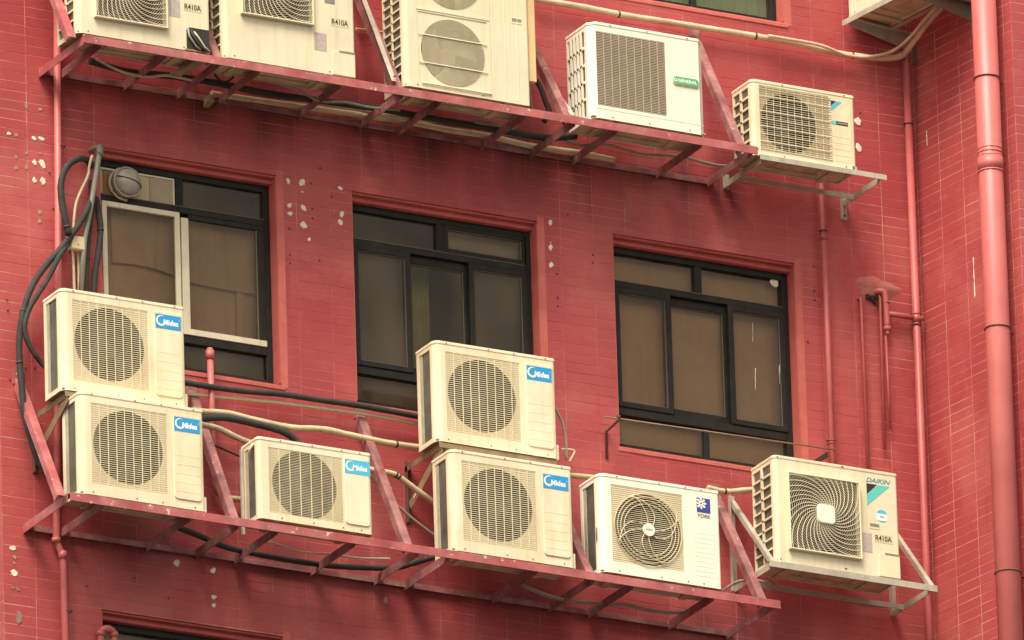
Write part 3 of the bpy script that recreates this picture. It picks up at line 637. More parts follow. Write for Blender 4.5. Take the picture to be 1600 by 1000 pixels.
def hose(name, label, cat, pxs, r, mt, y=-.10, group=None, n=10, ties=(), nodes=None):
    pts = [P(p[0], p[1], p[2] if len(p) > 2 else y) for p in pxs]
    root = empty(name, pts[0], label, cat, group); q = [p-pts[0] for p in pts]; s_ = spline(q, 7)
    rr = [r*(1+random.uniform(-.05, .05)) for _ in s_]
    MB().tube(s_, rr, n).build('sheath', mt, root)
    for k in ties:
        i = int(k*(len(s_)-2)); t_ = (s_[i+1]-s_[i]).normalized(); MB().tube([s_[i]-t_*.006, s_[i]+t_*.006], r*1.10, 12).build('tie', M['wire'], root)
    return root
HB = 'black insulated hoses at the left end'
hose('insulated_hose', 'black hose looping up over the left window corner', 'hose', [(143,262,.02), (137,251,-.05), (123,248,-.12), (105,260,-.14), (95.5,284,-.14), (96,311,-.14), (101,338,-.14), (107,366,-.13)], .0205, M['hose_black'], group=HB, ties=(.97,))
hose('insulated_hose', 'long black hose sweeping down the left facade edge to the lower rack', 'hose', [(146,300,-.05), (135,330), (121,354), (107,372), (93.5,390), (74,412), (55,439), (41,470), (32,509), (30,552), (34,605), (39,650), (52,698), (63,725), (80,752), (90,768)], .0195, M['hose_black'], -.12, HB, ties=(.22,.5,.63))
hose('insulated_hose', 'black hose running beside the long one and turning right into the upper stacked condenser', 'hose', [(112,372,-.1), (93,400), (78,430), (58,462), (46,482), (38.5,508), (42,530), (54,553), (68,570), (84,580,-.2)], .0165, M['hose_black'], -.135, HB, ties=(.3,))
hose('insulated_hose', 'black hose hanging in front of the left window, left of the pair', 'hose', [(143,285,-.0), (144,316), (140,349), (136,385), (134,418), (133,460)], .0205, M['hose_black'], -.06, HB, ties=(.45,.75))
hose('insulated_hose', 'black hose hanging in front of the left window, right of the pair', 'hose', [(150,310,.0), (155,338), (157,363), (153,399), (148,429), (146,465)], .0190, M['hose_black'], -.05, HB, ties=(.4,))
hose('insulated_hose', 'black hose under the left window running right behind the top centre condenser', 'hose', [(285,597), (330,604.5), (385,611.5), (440,616), (501,625), (575,636), (657,651.5), (700,659)], .018, M['hose_black'], -.08, ties=(.1,.5))
hose('insulated_hose', 'short black hose curving over the small condenser', 'hose', [(300,656), (316,654), (355,653), (410,665), (443,675), (465,690), (478,706,-.2)], .0215, M['hose_black'], -.16)
hose('drain_hose', 'black hose lying below the lower rack from the left stack to the centre one', 'hose', [(272,822), (311,837), (357,856), (424,870), (492,881), (547,886), (616,887), (646,880), (684,869,-.3)], .0175, M['hose_black'], -.12)
hose('wrapped_pipe', 'thick beige wrapped refrigerant line waving right above the small condenser', 'hose', [(300,640), (314,643), (355,646), (396,656), (454,668), (506,671), (547,680), (602,691.5), (660,700), (690,704)], .0195, M['tape_beige'], -.12, ties=(.83,))
hose('wrapped_pipe', 'crumbling pale wrapped line from the lower stacked condenser to the small condenser', 'hose', [(305,662), (318,664), (341,669.5), (369,683), (400,696), (415,704)], .0175, M['tape_rough'], -.18)
hose('wrapped_pipe', 'beige wrapped line bending down between the small and the lower centre condenser', 'hose', [(570,732), (590,736), (616,741), (633,752), (657,770), (684,788)], .0175, M['tape_beige'], -.20, ties=(.45,.52))
hose('cable_duct', 'straight beige duct below the black hose under the middle window', 'pipe', [(290,615), (357,622), (440,630), (575,648), (657,664), (690,668)], .0115, M['cable_beige'], -.05)
hose('cable', 'thin grey cable drooping behind the middle red brace', 'cable', [(575,738), (580,744), (608,777), (644,810), (683,840)], .0085, M['cable_grey'], -.14)
hose('wrapped_pipe', 'beige line between the lower centre condenser and the one with the curled fan guard', 'hose', [(880,742), (905,744), (932,747), (960,752)], .0165, M['tape_beige'], -.15)
hose('wrapped_pipe', 'beige line entering the left side of the lower right condenser', 'hose', [(1105,762), (1125,767), (1143,768), (1165,766), (1200,764,-.2)], .0175, M['tape_beige'], -.15, ties=(.4,))
hose('cable', 'grey cable looping down the right side of the top centre condenser', 'cable', [(864,632), (871,644), (880,664), (884,692), (885,718)], .0085, M['cable_grey'], -.30)
hose('cable', 'small pale cable loop at the lower right corner of the top centre condenser', 'cable', [(876,702), (886,702), (897,704), (896,710), (889,722)], .0065, M['cable_beige'], -.30)
hose('cable', 'grey cable sagging under the rack between the lower centre and right condensers', 'cable', [(812,912), (840,925), (881,937), (936,943), (977,945), (1019,954), (1060,957), (1084,949), (1100,940)], .0115, M['cable_grey'], -.20)
hose('cable', 'pale grey cable arching below the left corner of the lower right condenser', 'cable', [(1126,925), (1140,915), (1152,909), (1172,906), (1200,910)], .0085, M['cable_grey'], -.35)
hose('cable', 'thin beige cable hanging from the elbow at the left window', 'cable', [(146,252,.0), (144,244), (139,262), (137,275), (121,311), (116,338), (114,378)], .0085, M['cable_beige'], -.09)
hose('conduit_bundle', 'thick pale painted conduit running along the top from the tall condenser to the corner', 'pipe', [(836,-2), (844,0), (910,11), (976,24), (1047,35), (1102,44), (1170,55), (1240,67), (1289,79), (1325,86), (1374,91), (1407,88), (1424,70,-.2), (1449,36,-.35), (1484,-1,-.5), (1500,-18,-.6)], .0195, M['duct_pale'], -.06, ties=(.2,.42,.62))
hose('conduit_bundle', 'thinner pale conduit riding on top of the thick one into the right corner', 'pipe', [(1200,56), (1260,66), (1289,73), (1322,86), (1358,89), (1394,80), (1421,59,-.25), (1447,28,-.4), (1474,1,-.5), (1490,-16,-.6)], .0105, M['duct_pale'], -.10)
hose('wrapped_pipe', 'dirty beige pipe lying along the wall under the upper rack', 'hose', [(330,146), (363,151), (440,162), (482,168), (565,180), (634,190), (700,203), (760,212), (830,228), (900,238), (960,250)], .018, M['tape_beige'], -.05)
hose('insulated_hose', 'black hose lying behind the arms of the upper rack', 'hose', [(140,95), (200,112), (262,118), (340,130), (420,146), (520,160), (600,171), (680,186), (780,203), (850,215), (900,213)], .021, M['hose_black'], -.20)
hose('wrapped_pipe', 'second beige pipe crossing under the upper rack near the tall condenser', 'hose', [(480,152), (520,163), (565,172), (600,180), (650,186), (700,190)], .014, M['tape_beige'], -.14)
for k, (x0_, x1_) in enumerate(((114,116.5), (122,124))):
    hose('cable_duct', ['left', 'right'][k]+' one of two thin beige ducts below the junction box', 'pipe', [(x0_,392), ((x0_+x1_)/2,425), (x1_,468)], .0085, M['cable_beige'], -.06)
for k, (lab, pp, r_, y_, m_) in enumerate((
    ('thin grey cable sagging behind the arms left of the tall condenser', [(430,128), (470,143), (500,158), (540,160), (580,168), (625,172)], .008, -.30, 'cable_grey'),
    ('thin black cable looping down beside the left swirl condenser', [(332,60,-.3), (330,95), (338,120), (352,128), (366,118), (372,100)], .007, -.25, 'hose_black'),
    ('thin pale cable sagging below the upper rack near its left end', [(150,92), (190,112), (230,120), (262,118), (300,126)], .008, -.26, 'cable_beige'),
    ('grey cable hanging under the square grille condenser', [(868,214), (905,226), (950,226), (1000,240), (1060,244), (1120,258), (1160,258)], .009, -.16, 'cable_grey'),
    ('thin beige cable running under the lower rack below the small condenser', [(420,846), (470,862), (520,866), (560,872), (610,873)], .007, -.22, 'cable_beige'),
    ('thin dark cable crossing behind the second red brace', [(318,690), (345,700), (372,712), (398,722)], .006, -.10, 'hose_black'),
    ('grey cable hanging under the lower right condenser bracket', [(1185,890), (1225,920), (1290,930), (1350,945), (1400,948)], .009, -.10, 'cable_grey'),
    ('thin grey cable clipped along the wall behind the tall condenser', [(556,45), (575,47), (600,51), (620,56)], .007, -.02, 'cable_beige'))):
    hose('cable', lab, 'cable', pp, r_, M[m_], y_)
M['timber'] = mat('old_grey_timber', (.38,.28,.16), .85, second=(.28,.20,.12), dirt=(.1,.07,.04), dirt_amt=.6, streak=0, scale=12, bump=.6)
for k, (lab, p_, sz_, rz_) in enumerate((('weathered timber packer under the upper rack between the two swirl condensers', (296,104,-.42), (.06,.34,.022), .12), ('short broken timber stub poking out below the upper rack', (326,158,-.06), (.035,.10,.05), -.1),
                                ('timber packer lying behind the tall condenser on the upper rack', (770,196,-.20), (.28,.05,.03), .03))):
    q_ = P(*p_); tb = empty('timber_packer', q_, lab, 'wood block', rz=rz_)
    b = MB(); b.box(-sz_[0]/2, sz_[0]/2, -sz_[1]/2, sz_[1]/2, -sz_[2]/2, sz_[2]/2); b.build('board', M['timber'], tb, bevel=.003)
# grey conduit with elbow
q = [P(134,239,.05), P(150,231,-.06), P(156,229,-.10), P(155,242,-.10), P(143,316,-.10), P(132,374,-.10), P(126,465,-.10)]
cd, off = pipe_thing('elbow_conduit', 'grey plastic pipe with an elbow at the top left corner of the left window', 'pipe', q, .0165, M['conduit_grey'], n=14)
collar(cd, off, q[2]+Vector((0,0,-.035)), .021, .05, M['conduit_grey'], 'elbow_socket')
a = P(118, 382, -.08); jb = empty('junction_box', (a.x, -.08, a.z), 'small beige junction box between the hoses beside the left window', 'box')
b = MB(); b.box(-.047, .047, -.03, .0, -.045, .045); b.build('box_body', M['tape_beige'], jb, bevel=.005); b = MB(); b.box(-.043, .043, -.036, -.0305, -.041, .041); b.build('lid', M['tape_beige'], jb, bevel=.003)
b = MB(); b.tube([(0,-.036,-.012), (0,-.040,-.012)], .004, 6); b.build('screw', M['screw'], jb)
b = MB(); b.box(-.01, .01, 0, .085, -.01, .01); b.build('bracket', M['galv'], jb)
# vent hood in the left window
a = P(195, 288, REC-.01); vh = empty('vent_hood', (a.x, REC, a.z), 'round grey exhaust vent hood in the cream panel above the left window', 'vent')
b = MB(); n = 24
def dome(b, cx, cy, cz, r, h, n=24, m=7, cut=0):
    vs = []; fs = []
    for j in range(m+1):
        a_ = j/m*math.pi/2
        for k in range(n):
            t_ = 2*math.pi*k/n; vs.append((cx+r*math.cos(a_)*math.cos(t_), cy-h*math.sin(a_), cz+r*math.cos(a_)*math.sin(t_)))
    for j in range(m):
        for k in range(n): fs.append((j*n+k, j*n+(k+1) % n, (j+1)*n+(k+1) % n, (j+1)*n+k))
    b.add(vs, fs, True)
MB().tube([(0,.008,0), (0,-.05,0)], .088, 24).build('duct_collar', M['vent_metal'], vh)
b = MB(); dome(b, .0, -.05, 0, .082, .06); b.build('hood', M['vent_metal'], vh)
b = MB(); b.tube([(.092*math.cos(t_*math.pi/10), -.052, .092*math.sin(t_*math.pi/10)) for t_ in range(20)], .006, 6, closed=True); b.build('rim', M['vent_metal'], vh)
b = MB(); b.tube([(.0825*math.sin(k_/9), -.05-.0612*math.cos(k_/9), -.004-.02*k_/9) for k_ in range(-12,13)], .0032, 5); b.build('flap_edge', M['inside'], vh)
b = MB(); pts = [(.098*math.cos(t_), -.004+random.uniform(-.004,.004), .098*math.sin(t_)) for t_ in [1.5+k*.16 for k in range(22)]]
b.tube(pts, [random.uniform(.006,.012) for _ in pts], 6); b.build('sealant_bead', M['cable_beige'], vh)

# laundry rod under the third window
q0, q1 = P(944, 651, -.16), P(1306, 703, -.16)
lr = empty('laundry_rod', q0, 'thin rusty laundry rod across the bottom of the third window on hooked brackets', 'rod')
MB().tube([Vector((0,0,0)), q1-q0], .005, 6).build('rod', M['brown_steel'], lr)
a = P(966, 655, -.16)-q0; b = MB(); w_ = P(948, 712, -.0)-q0; e_ = P(966, 655, -.16)
ax = a.x-.0; b.tube([(ax+.005,-.0,.008), (ax,.0,-.01), (ax,.155,-.03), (ax,.155,-.20)], .0095, 6); b.tube([(ax-.008,.0,.012),(ax+.012,0,.012)], .012, 6); b.build('hook_bracket', M['rust'], lr)
a = P(1292, 701, -.16)-q0; b = MB(); b.bar((a.x,.0,a.z-.02), (a.x,.155,a.z-.02), (.010,0,0), (0,0,-.03)); b.bar((a.x,.13,a.z-.02), (a.x,.155,a.z-.24), (.012,0,0), (0,.01,0)); b.build('hook_bracket', M['wire'], lr)
# red valve and rag-like elbow at the bottom window
q = [P(158,1015,-.02), P(158,990,-.03), P(164,983,-.05), P(172,984,-.05), P(178,992,-.04), P(178,1020,-.03)]
rb, off = pipe_thing('red_elbow_pipe', 'small red painted pipe bend at the top left corner of the bottom window', 'pipe', q, .022, M['pipe_red'], smooth=4, n=12)
collar(rb, off, q[1], .027, .03, M['pipe_red']); collar(rb, off, q[4], .027, .03, M['pipe_red'])

# ------------------------------------------------------------------ steel racks and brackets
def rack(label, end0, end1, arms, braces, mt_rail, y=-.60, wall_bar=True):
    p0, p1 = P(*end0, y), P(*end1, y)
    root = empty('steel_rack', (p0.x, 0, p0.z), label, 'rack', 'red steel racks carrying the condensers'); o = Vector((p0.x, 0, p0.z))
    def on(px, py):       # point on the rail's line nearest a pixel column
        q_ = P(px, py, y); t_ = (q_.x-p0.x)/(p1.x-p0.x); return p0.lerp(p1, t_)
    a0, a1 = p0-o, p1-o
    b = MB(); b.bar(a0, a1, (0,.006,0), (0,0,-.052)); b.bar(a0+Vector((0,.006,0)), a1+Vector((0,.006,0)), (0,.046,0), (0,0,-.006)); b.build('front_rail', mt_rail, root, bevel=.0015)
    for yy, nm in ((-.03, 'wall_rail'),):
        s0, s1 = Vector((a0.x+.02, yy, a0.z-.010)), Vector((a1.x-.03, yy, a1.z-.010))
        b = MB(); b.bar(s0, s1, (0,.005,0), (0,0,-.035)); b.bar(s0+Vector((0,.005,0)), s1+Vector((0,.005,0)), (0,.024,0), (0,0,-.005)); b.build(nm, M['red_steel_dull'], root, bevel=.001)
    for i, ar in enumerate(arms):
        f_ = on(*ar[:2])-o; mt = M['red_steel'] if i == 0 else M['red_steel_dull']
        w = .056; z = f_.z-.0065; ww_ = random.uniform(-.004,.004)
        b = MB(); b.bar((f_.x, f_.y+.008, z), (f_.x+ww_, -.004, z), (.005,0,0), (0,0,-w)); b.bar((f_.x+.005, f_.y+.008, z), (f_.x+.005+ww_, -.004, z), (.046,0,0), (0,0,-.005)); b.build('arm', mt, root, bevel=.0012)
    for br in braces:
        f_ = on(br[0], br[1])-o; t_ = Vector((f_.x+br[3], -.01, f_.z+br[2])); mt = br[4]
        f0 = Vector((f_.x, f_.y+.012, f_.z-.03)); d = (t_-f0).normalized(); nn = Vector((1,0,0)).cross(d).normalized()
        if nn.y > 0: nn = -nn
        b = MB(); b.bar(f0, t_, (.052,0,0), nn*.006); b.bar(f0, t_, (.006,0,0), -nn*.045); b.build('brace', mt, root, bevel=.0015)
        b = MB(); b.box(t_.x-.012, t_.x+.064, -.007, 0, t_.z-.03, t_.z+.07); b.build('wall_plate', mt, root, bevel=.001)
    return root
RS, RD = M['red_steel'], M['red_steel_dull']
rack('long red steel rack under the upper row of condensers', (130,53), (1184,229),
     [(131,58), (160,69), (261,85), (344,102), (407,110), (535,132), (631,150), (691,160), (823,181), (899,193), (965,205), (1097,226), (1176,238)],
     [(108,60,.93,.02,RS), (338,92,1.0,.0,RD), (622,135,1.0,-.03,RD), (886,182,.88,-.02,RD), (1156,228,.93,.02,RD)], RS)
rack('long red steel rack under the lower row of condensers', (110,768.5), (1219.5,938.5),
     [(106,771), (163,790), (298,810), (374,820), (435,831), (556,848), (655,862), (703,869), (840,893), (930,907), (991,914), (1116,937), (1208,940)],
     [(91,776,.90,.03,RS), (364,810,1.0,.03,RD), (636,862,1.02,.0,RD), (920,895,.9,.0,RD), (1190,935,.86,.02,RD)], RS)
# grey struts doubled onto the upper rack
for i, (px, py, dz, lab) in enumerate(((612,122,1.05,'grey galvanised strut doubled onto the red brace left of the tall condenser'), (892,176,.62,'grey galvanised strut leaning between the tall condenser and the square grille one'))):
    f_ = P(px, py, -.575); root = empty('grey_strut', f_, lab, 'strut'); d = Vector((-.02, .55, dz)); nn = Vector((1,0,0)).cross(d.normalized()); nn = -nn if nn.y > 0 else nn
    b = MB(); b.bar((0,0,-.02), d, (.032,0,0), nn*.005); b.bar((.032,0,-.02), d+Vector((.032,0,0)), (.004,0,0), -nn*.028); b.build('angle_iron', M['galv'], root, bevel=.001)
    b = MB(); b.tube([(.015,-.004,.01), (.015,-.014,.01)], .007, 6); b.build('bolt', M['screw'], root)

def bracket(label, xl, xr, zf, yf, mt, leg_up, leg_dn, brace=None, ext=0, cat='bracket', bar_h=.034, xb=None, group='grey wall brackets under the right condensers'):
    """pair of wall brackets joined by a front angle: legs on the wall, arms forward, front bar"""
    root = empty('wall_bracket', (xl, 0, zf), label, cat, group); w = xr-xl
    b = MB(); b.box(0, w+ext, yf, yf+.005, -bar_h, 0); b.box(0, w+ext, yf+.005, yf+.035, -.005, 0); b.build('front_bar', mt, root, bevel=.001)
    b = MB(); b.box(.02, w-.02, -.16, -.155, -.045, -.012); b.box(.02, w-.02, -.155, -.13, -.017, -.012); b.build('cross_bar', mt, root, bevel=.001)
    for x in (0.02, w-.04):
        if x == .02 and not brace: leg_dn_ = .045
        else: leg_dn_ = leg_dn
        b = MB(); b.box(x, x+.005, yf+.036, -.006, -.045, -.007); b.box(x+.005, x+.035, yf+.036, -.006, -.012, -.007); b.build('arm', mt, root, bevel=.001)
        b = MB(); b.box(x-.002, x+.038, -.005, 0, -leg_dn_, leg_up); b.box(x-.006, x-.002, -.03, 0, -leg_dn_, leg_up); b.build('wall_leg', mt, root, bevel=.001)
        if brace:
            f0 = Vector((x+.006, yf+.006, -.02)); t_ = Vector((x+.006, -.01, brace)); d = (t_-f0).normalized(); nn = Vector((1,0,0)).cross(d); nn = -nn if nn.y > 0 else nn
            b = MB(); b.bar(f0, t_, (.030,0,0), nn*.004); b.bar(f0, t_, (.004,0,0), -nn*.026); b.build('brace', mt, root, bevel=.001)
        bt = MB(); bt.tube([(x+.016,-.004,-leg_dn_+.025), (x+.016,-.016,-leg_dn_+.025)], .008, 6); bt.build('bolt', M['screw'], root)
    return root

# ------------------------------------------------------------------ outdoor units
def text_mesh(body, w, h, shear=0, bold=.0):
    cu = bpy.data.curves.new('txt', 'FONT'); cu.body = body; cu.size = 1; cu.shear = shear; cu.offset = bold; cu.resolution_u = 3; cu.extrude = .0
    ob = bpy.data.objects.new('txt', cu); C.objects.link(ob); bpy.context.view_layer.update()
    me = bpy.data.meshes.new_from_object(ob.evaluated_get(bpy.context.evaluated_depsgraph_get())); bpy.data.objects.remove(ob)
    xs = [v.co.x for v in me.vertices]; ys = [v.co.y for v in me.vertices]; x0, x1, y0, y1 = min(xs), max(xs), min(ys), max(ys)
    vs = [((v.co.x-x0)/(x1-x0)*w, (v.co.y-y0)/(y1-y0)*h) for v in me.vertices]; fs = [tuple(p.vertices) for p in me.polygons]
    bpy.data.meshes.remove(me); return vs, fs
def lettering(parent, body, x, z, w, h, y, mt, shear=0, bold=.01, name='lettering'):
    vs, fs = text_mesh(body, w, h, shear, bold); b = MB(); b.add([(x+a, y, z+c) for a, c in vs], fs); o = b.build(name, mt, parent)
    return o
def flat(parent, pts, y, mt, name):
    b = MB(); b.prism(pts, y+.0012, y, 0, axis='y'); return b.build(name, mt, parent)
def disc(cx, cz, r, n=20, a0=0, a1=360): return [(cx+r*math.cos(R_(a0+(a1-a0)*k/n)), cz+r*math.sin(R_(a0+(a1-a0)*k/n))) for k in range(n+(0 if a1-a0 == 360 else 1))]
def arc_band(parent, cx, cz, r0_, r1_, a0, a1, y, mt, name='logo_arc', n=18):
    b = MB(); vs = []
    for k in range(n+1):
        t_ = R_(a0+(a1-a0)*k/n); w = math.sin(math.pi*(k+1)/(n+2))
        ri = r1_-(r1_-r0_)*w; vs += [(cx+ri*math.cos(t_), y, cz+ri*math.sin(t_)), (cx+r1_*math.cos(t_), y, cz+r1_*math.sin(t_))]
    b.add(vs, [(2*k, 2*k+1, 2*k+3, 2*k+2) for k in range(n)]); return b.build(name, mt, parent)

def ring_plate(b, x0, x1, z0, z1, cx, cz, r, y, n=48, throat=None):
    ang = [2*math.pi*k/n for k in range(n)]; vs = []
    for t_ in ang:
        c_, s_ = math.cos(t_), math.sin(t_)
        k1 = ((x1-cx)/c_ if c_ > 1e-9 else (x0-cx)/c_ if c_ < -1e-9 else 1e9); k2 = ((z1-cz)/s_ if s_ > 1e-9 else (z0-cz)/s_ if s_ < -1e-9 else 1e9)
        k_ = min(k1, k2); vs += [(cx+c_*k_, y, cz+s_*k_), (cx+r*c_, y, cz+r*s_)]
    b.add(vs, [(2*k, 2*((k+1) % n), 2*((k+1) % n)+1, 2*k+1) for k in range(n)])
    for (X, Z_) in ((x0,z0),(x1,z0),(x1,z1),(x0,z1)):     # square corners left over by the fan of angles
        t_ = math.atan2(Z_-cz, X-cx) % (2*math.pi); i = int(t_/(2*math.pi)*n) % n; b.add([vs[2*i], (X, y, Z_), vs[2*((i+1) % n)]], [(0,1,2)])
    if throat: throat.add([(cx+r*math.cos(t_), y, cz+r*math.sin(t_)) for t_ in ang]+[(cx+r*.97*math.cos(t_), y+.09, cz+r*.97*math.sin(t_)) for t_ in ang], [(k, (k+1) % n, n+(k+1) % n, n+k) for k in range(n)], True)

def fan(parent, cx, cz, r, y, mt, rot=0.0, blades=3):
    b = MB(); 
    for q_ in range(blades):
        vs = []; m = 9
        for j in range(4):
            rr = r*(.26+.70*j/3)
            for k in range(m):
                t_ = rot+2*math.pi*q_/blades+(k/(m-1))*R_(88)-j*.16; vs.append((cx+rr*math.cos(t_), y+.055*(k/(m-1))-.004*math.sin(k/(m-1)*math.pi), cz+rr*math.sin(t_)))
        b.add(vs, [(j*m+k, j*m+k+1, (j+1)*m+k+1, (j+1)*m+k) for j in range(3) for k in range(m-1)], True)
    f = b.build('fan', mt, parent); md = f.modifiers.new('thick', 'SOLIDIFY'); md.thickness = .004
    h = MB(); h.tube([(cx,y+.06,cz), (cx,y+.004,cz)], r*.27, 20); h.build('fan_hub', mt, f)

def shell(root, s):
    W, H, D = s['W'], s['H'], s['D']; r = s.get('r', .045); ch = s.get('chamfer'); mt = s['mat']; r2 = r if ch else .015
    holes = [g_['rect'] for g_ in s['grilles']]
    b = MB()
    for a in grid_minus(r, W-r2, .0, H-.014, holes): b.quad((a[0],0,a[2]), (a[1],0,a[2]), (a[1],0,a[3]), (a[0],0,a[3]))
    def corner(cx, rr, sgn, n):
        pts = []
        for k in range(n+1):
            t_ = R_(90*k/n); pts.append((cx-sgn*rr*math.sin(t_)*1.0, rr-rr*math.cos(t_)))
        vs = [(x, y, z) for x, y in pts for z in (0, H-.014)]; b.add(vs, [(2*k, 2*k+2, 2*k+3, 2*k+1) for k in range(n)], n > 1); return pts
    lc = corner(r, r, 1, 1 if ch else 8); rc = corner(W-r2, r2, -1, 1 if ch else 5)
    b.quad((W,r2,0), (W,D,0), (W,D,H-.014), (W,r2,H-.014)); b.quad((0,D,0), (W,D,0), (W,D,H-.014), (0,D,H-.014))
    BP = .030 if s.get('side', 'open') == 'open' else .014
    py = r+s.get('post', .012); side = s.get('side', 'open')
    b.quad((0,r,0), (0,py,0), (0,py,H-.014), (0,r,H-.014)); b.quad((0,D-BP,0), (0,D,0), (0,D,H-.014), (0,D-BP,H-.014))
    b.quad((0,py,0), (0,D-BP,0), (0,D-BP,.03), (0,py,.03)); b.quad((0,py,H-.04), (0,D-BP,H-.04), (0,D-BP,H-.014), (0,py,H-.014))
    b.quad((0,py,.03), (.012,py,.03), (.012,py,H-.04), (0,py,H-.04)); b.quad((0,D-BP,.03), (.012,D-BP,.03), (.012,D-BP,H-.04), (0,D-BP,H-.04))
    b.quad((0,py,H-.04), (.012,py,H-.04), (.012,D-BP,H-.04), (0,D-BP,H-.04)); b.quad((0,py,.03), (.012,py,.03), (.012,D-BP,.03), (0,D-BP,.03))
    for g_ in s['grilles']:
        a = g_['rect']; dp = g_.get('recess', .0040); mtg = g_.get('plate')
        b.quad((a[0],0,a[2]), (a[1],0,a[2]), (a[1],dp,a[2]), (a[0],dp,a[2])); b.quad((a[0],0,a[3]), (a[1],0,a[3]), (a[1],dp,a[3]), (a[0],dp,a[3]))
        b.quad((a[0],0,a[2]), (a[0],dp,a[2]), (a[0],dp,a[3]), (a[0],0,a[3])); b.quad((a[1],0,a[2]), (a[1],dp,a[2]), (a[1],dp,a[3]), (a[1],0,a[3]))
    # seam between the front panel and the service side
    if s.get('seam'): b.box(s['seam'], s['seam']+.002, -.0012, .001, .006, H-.03)
    b.build('casing', mt, root)
    for g_ in s['grilles']:
        a = g_['rect']; dp = g_.get('recess', .0040); p = MB(); cx, cz, rr = g_['c']
        th_ = MB(); ring_plate(p, a[0], a[1], a[2], a[3], cx, cz, rr, dp, throat=th_); sh_ = p.build('fan_shroud', g_.get('plate', M['cream']), root); th_.build('throat', M['shaded_in'], sh_)
        fan(root, cx, cz, rr, dp+.07, g_.get('fan', M['fan']), g_.get('rot', .5))
    inn = MB(); inn.quad((.022,.19,.01), (W-.02,.19,.01), (W-.02,.19,H-.02), (.022,.19,H-.02)); inn.build('inner_panel', s.get('inner', M['inside']), root)
    # coil on the left side
    c = MB(); nz = int((H-.08)/.011)
    c.box(.012, .02, py, D-BP, .03, H-.04)
    for k in range(nz): c.box(.0085, .012, py+.002, D-BP-.002, .034+k*.011, .034+k*.011+.004)
    c.build('coil', M['coil'], root, kind='stuff')
    if side == 'open': ip = MB(); ip.box(.0035, .0080, D-BP-.035, D-BP-.001, .031, H-.041); ip.build('coil_end_plate', M['galv'], root)
    if side == 'lattice':
        nx_, nzz = s.get('cells', (2, 9)); l = MB(); y0, y1, z0, z1 = py, D-BP, .03, H-.04; bw, bh = s.get('bars', (.012, .010))
        for k in range(1, nx_): yy = y0+(y1-y0)*k/nx_; l.box(-.003, .006, yy-bw/2, yy+bw/2, z0, z1)
        for k in range(1, nzz): zz = z0+(z1-z0)*k/nzz; l.box(-.003, .006, y0, y1, zz-bh/2, zz+bh/2) if not s.get('slope') else l.add([(-.003,y0,zz),( .006,y0,zz),(.006,y0,zz+bh),(-.003,y0,zz+bh),(-.003,y1,zz),(.006,y1,zz),(.006,y1,zz+bh),(-.003,y1,zz+bh)], [(0,1,2,3),(4,7,6,5),(0,3,7,4),(1,5,6,2),(3,2,6,7),(0,4,5,1)])
        l.build('side_lattice', mt, root, kind='stuff')
    # lid
    prof = [(x+(-.003), y-.003) for x, y in reversed(lc)]
    prof = [(x-.003, y-.003) for x, y in reversed(lc)]+[(x+.003, y-.003) for x, y in rc]+[(W+.003, D+.003), (-.003, D+.003)]
    l = MB(); l.prism(prof, H-.014, H+.003, .004); l.build('lid', s['lid'], root)
    # base
    bs = MB(); bs.box(.006, W-.006, .006, D-.006, .010, .016); bs.build('base_pan', M['base'], root)
    for x in (.14*W, .80*W):
        f = MB(); f.box(x, x+.045, .01, D+.015, -.004, .009); f.build('foot', M['base'], root, bevel=.002)
    rb_ = MB(); rb_.box(.25*W, .75*W, .06, .065, .002, .0095); rb_.box(.25*W, .75*W, D-.07, D-.065, .002, .0095); rb_.box(.30*W, .305*W, .065, D-.07, .002, .0095); rb_.box(.70*W, .705*W, .065, D-.07, .002, .0095)
    rb_.build('base_rib', M['base'], root)
    sc_ = MB()
    for x in s.get('screws', (.1, .45, .66, .92)):
        sc_.tube([(x*W,-.004,H-.008), (x*W,-.0065,H-.008)], .0042, 6); sc_.tube([(x*W,-.0005,.018), (x*W,-.003,.018)], .0042, 6)
    sc_.build('screw_heads', M['screw'], root, kind='stuff')

def bars_grille(root, a, nb, ribs, y=-.002, t=.29, mt=None, rib_w=.0045, name='grille_bars', deep=.003):
    b = MB(); p = (a[3]-a[2])/nb
    for k in range(nb): b.box(a[0]+.003, a[1]-.003, y, y+deep, a[2]+p*k+p*(1-t)/2, a[2]+p*k+p*(1+t)/2)
    b.build(name, mt or M['grille'], root, kind='stuff')
    b = MB()
    for k in range(1, ribs): x = a[0]+(a[1]-a[0])*k/ribs; b.box(x-rib_w/2, x+rib_w/2, y-.0015, y+.003, a[2]+.002, a[3]-.002)
    b.build('grille_ribs', mt or M['grille'], root, kind='stuff')

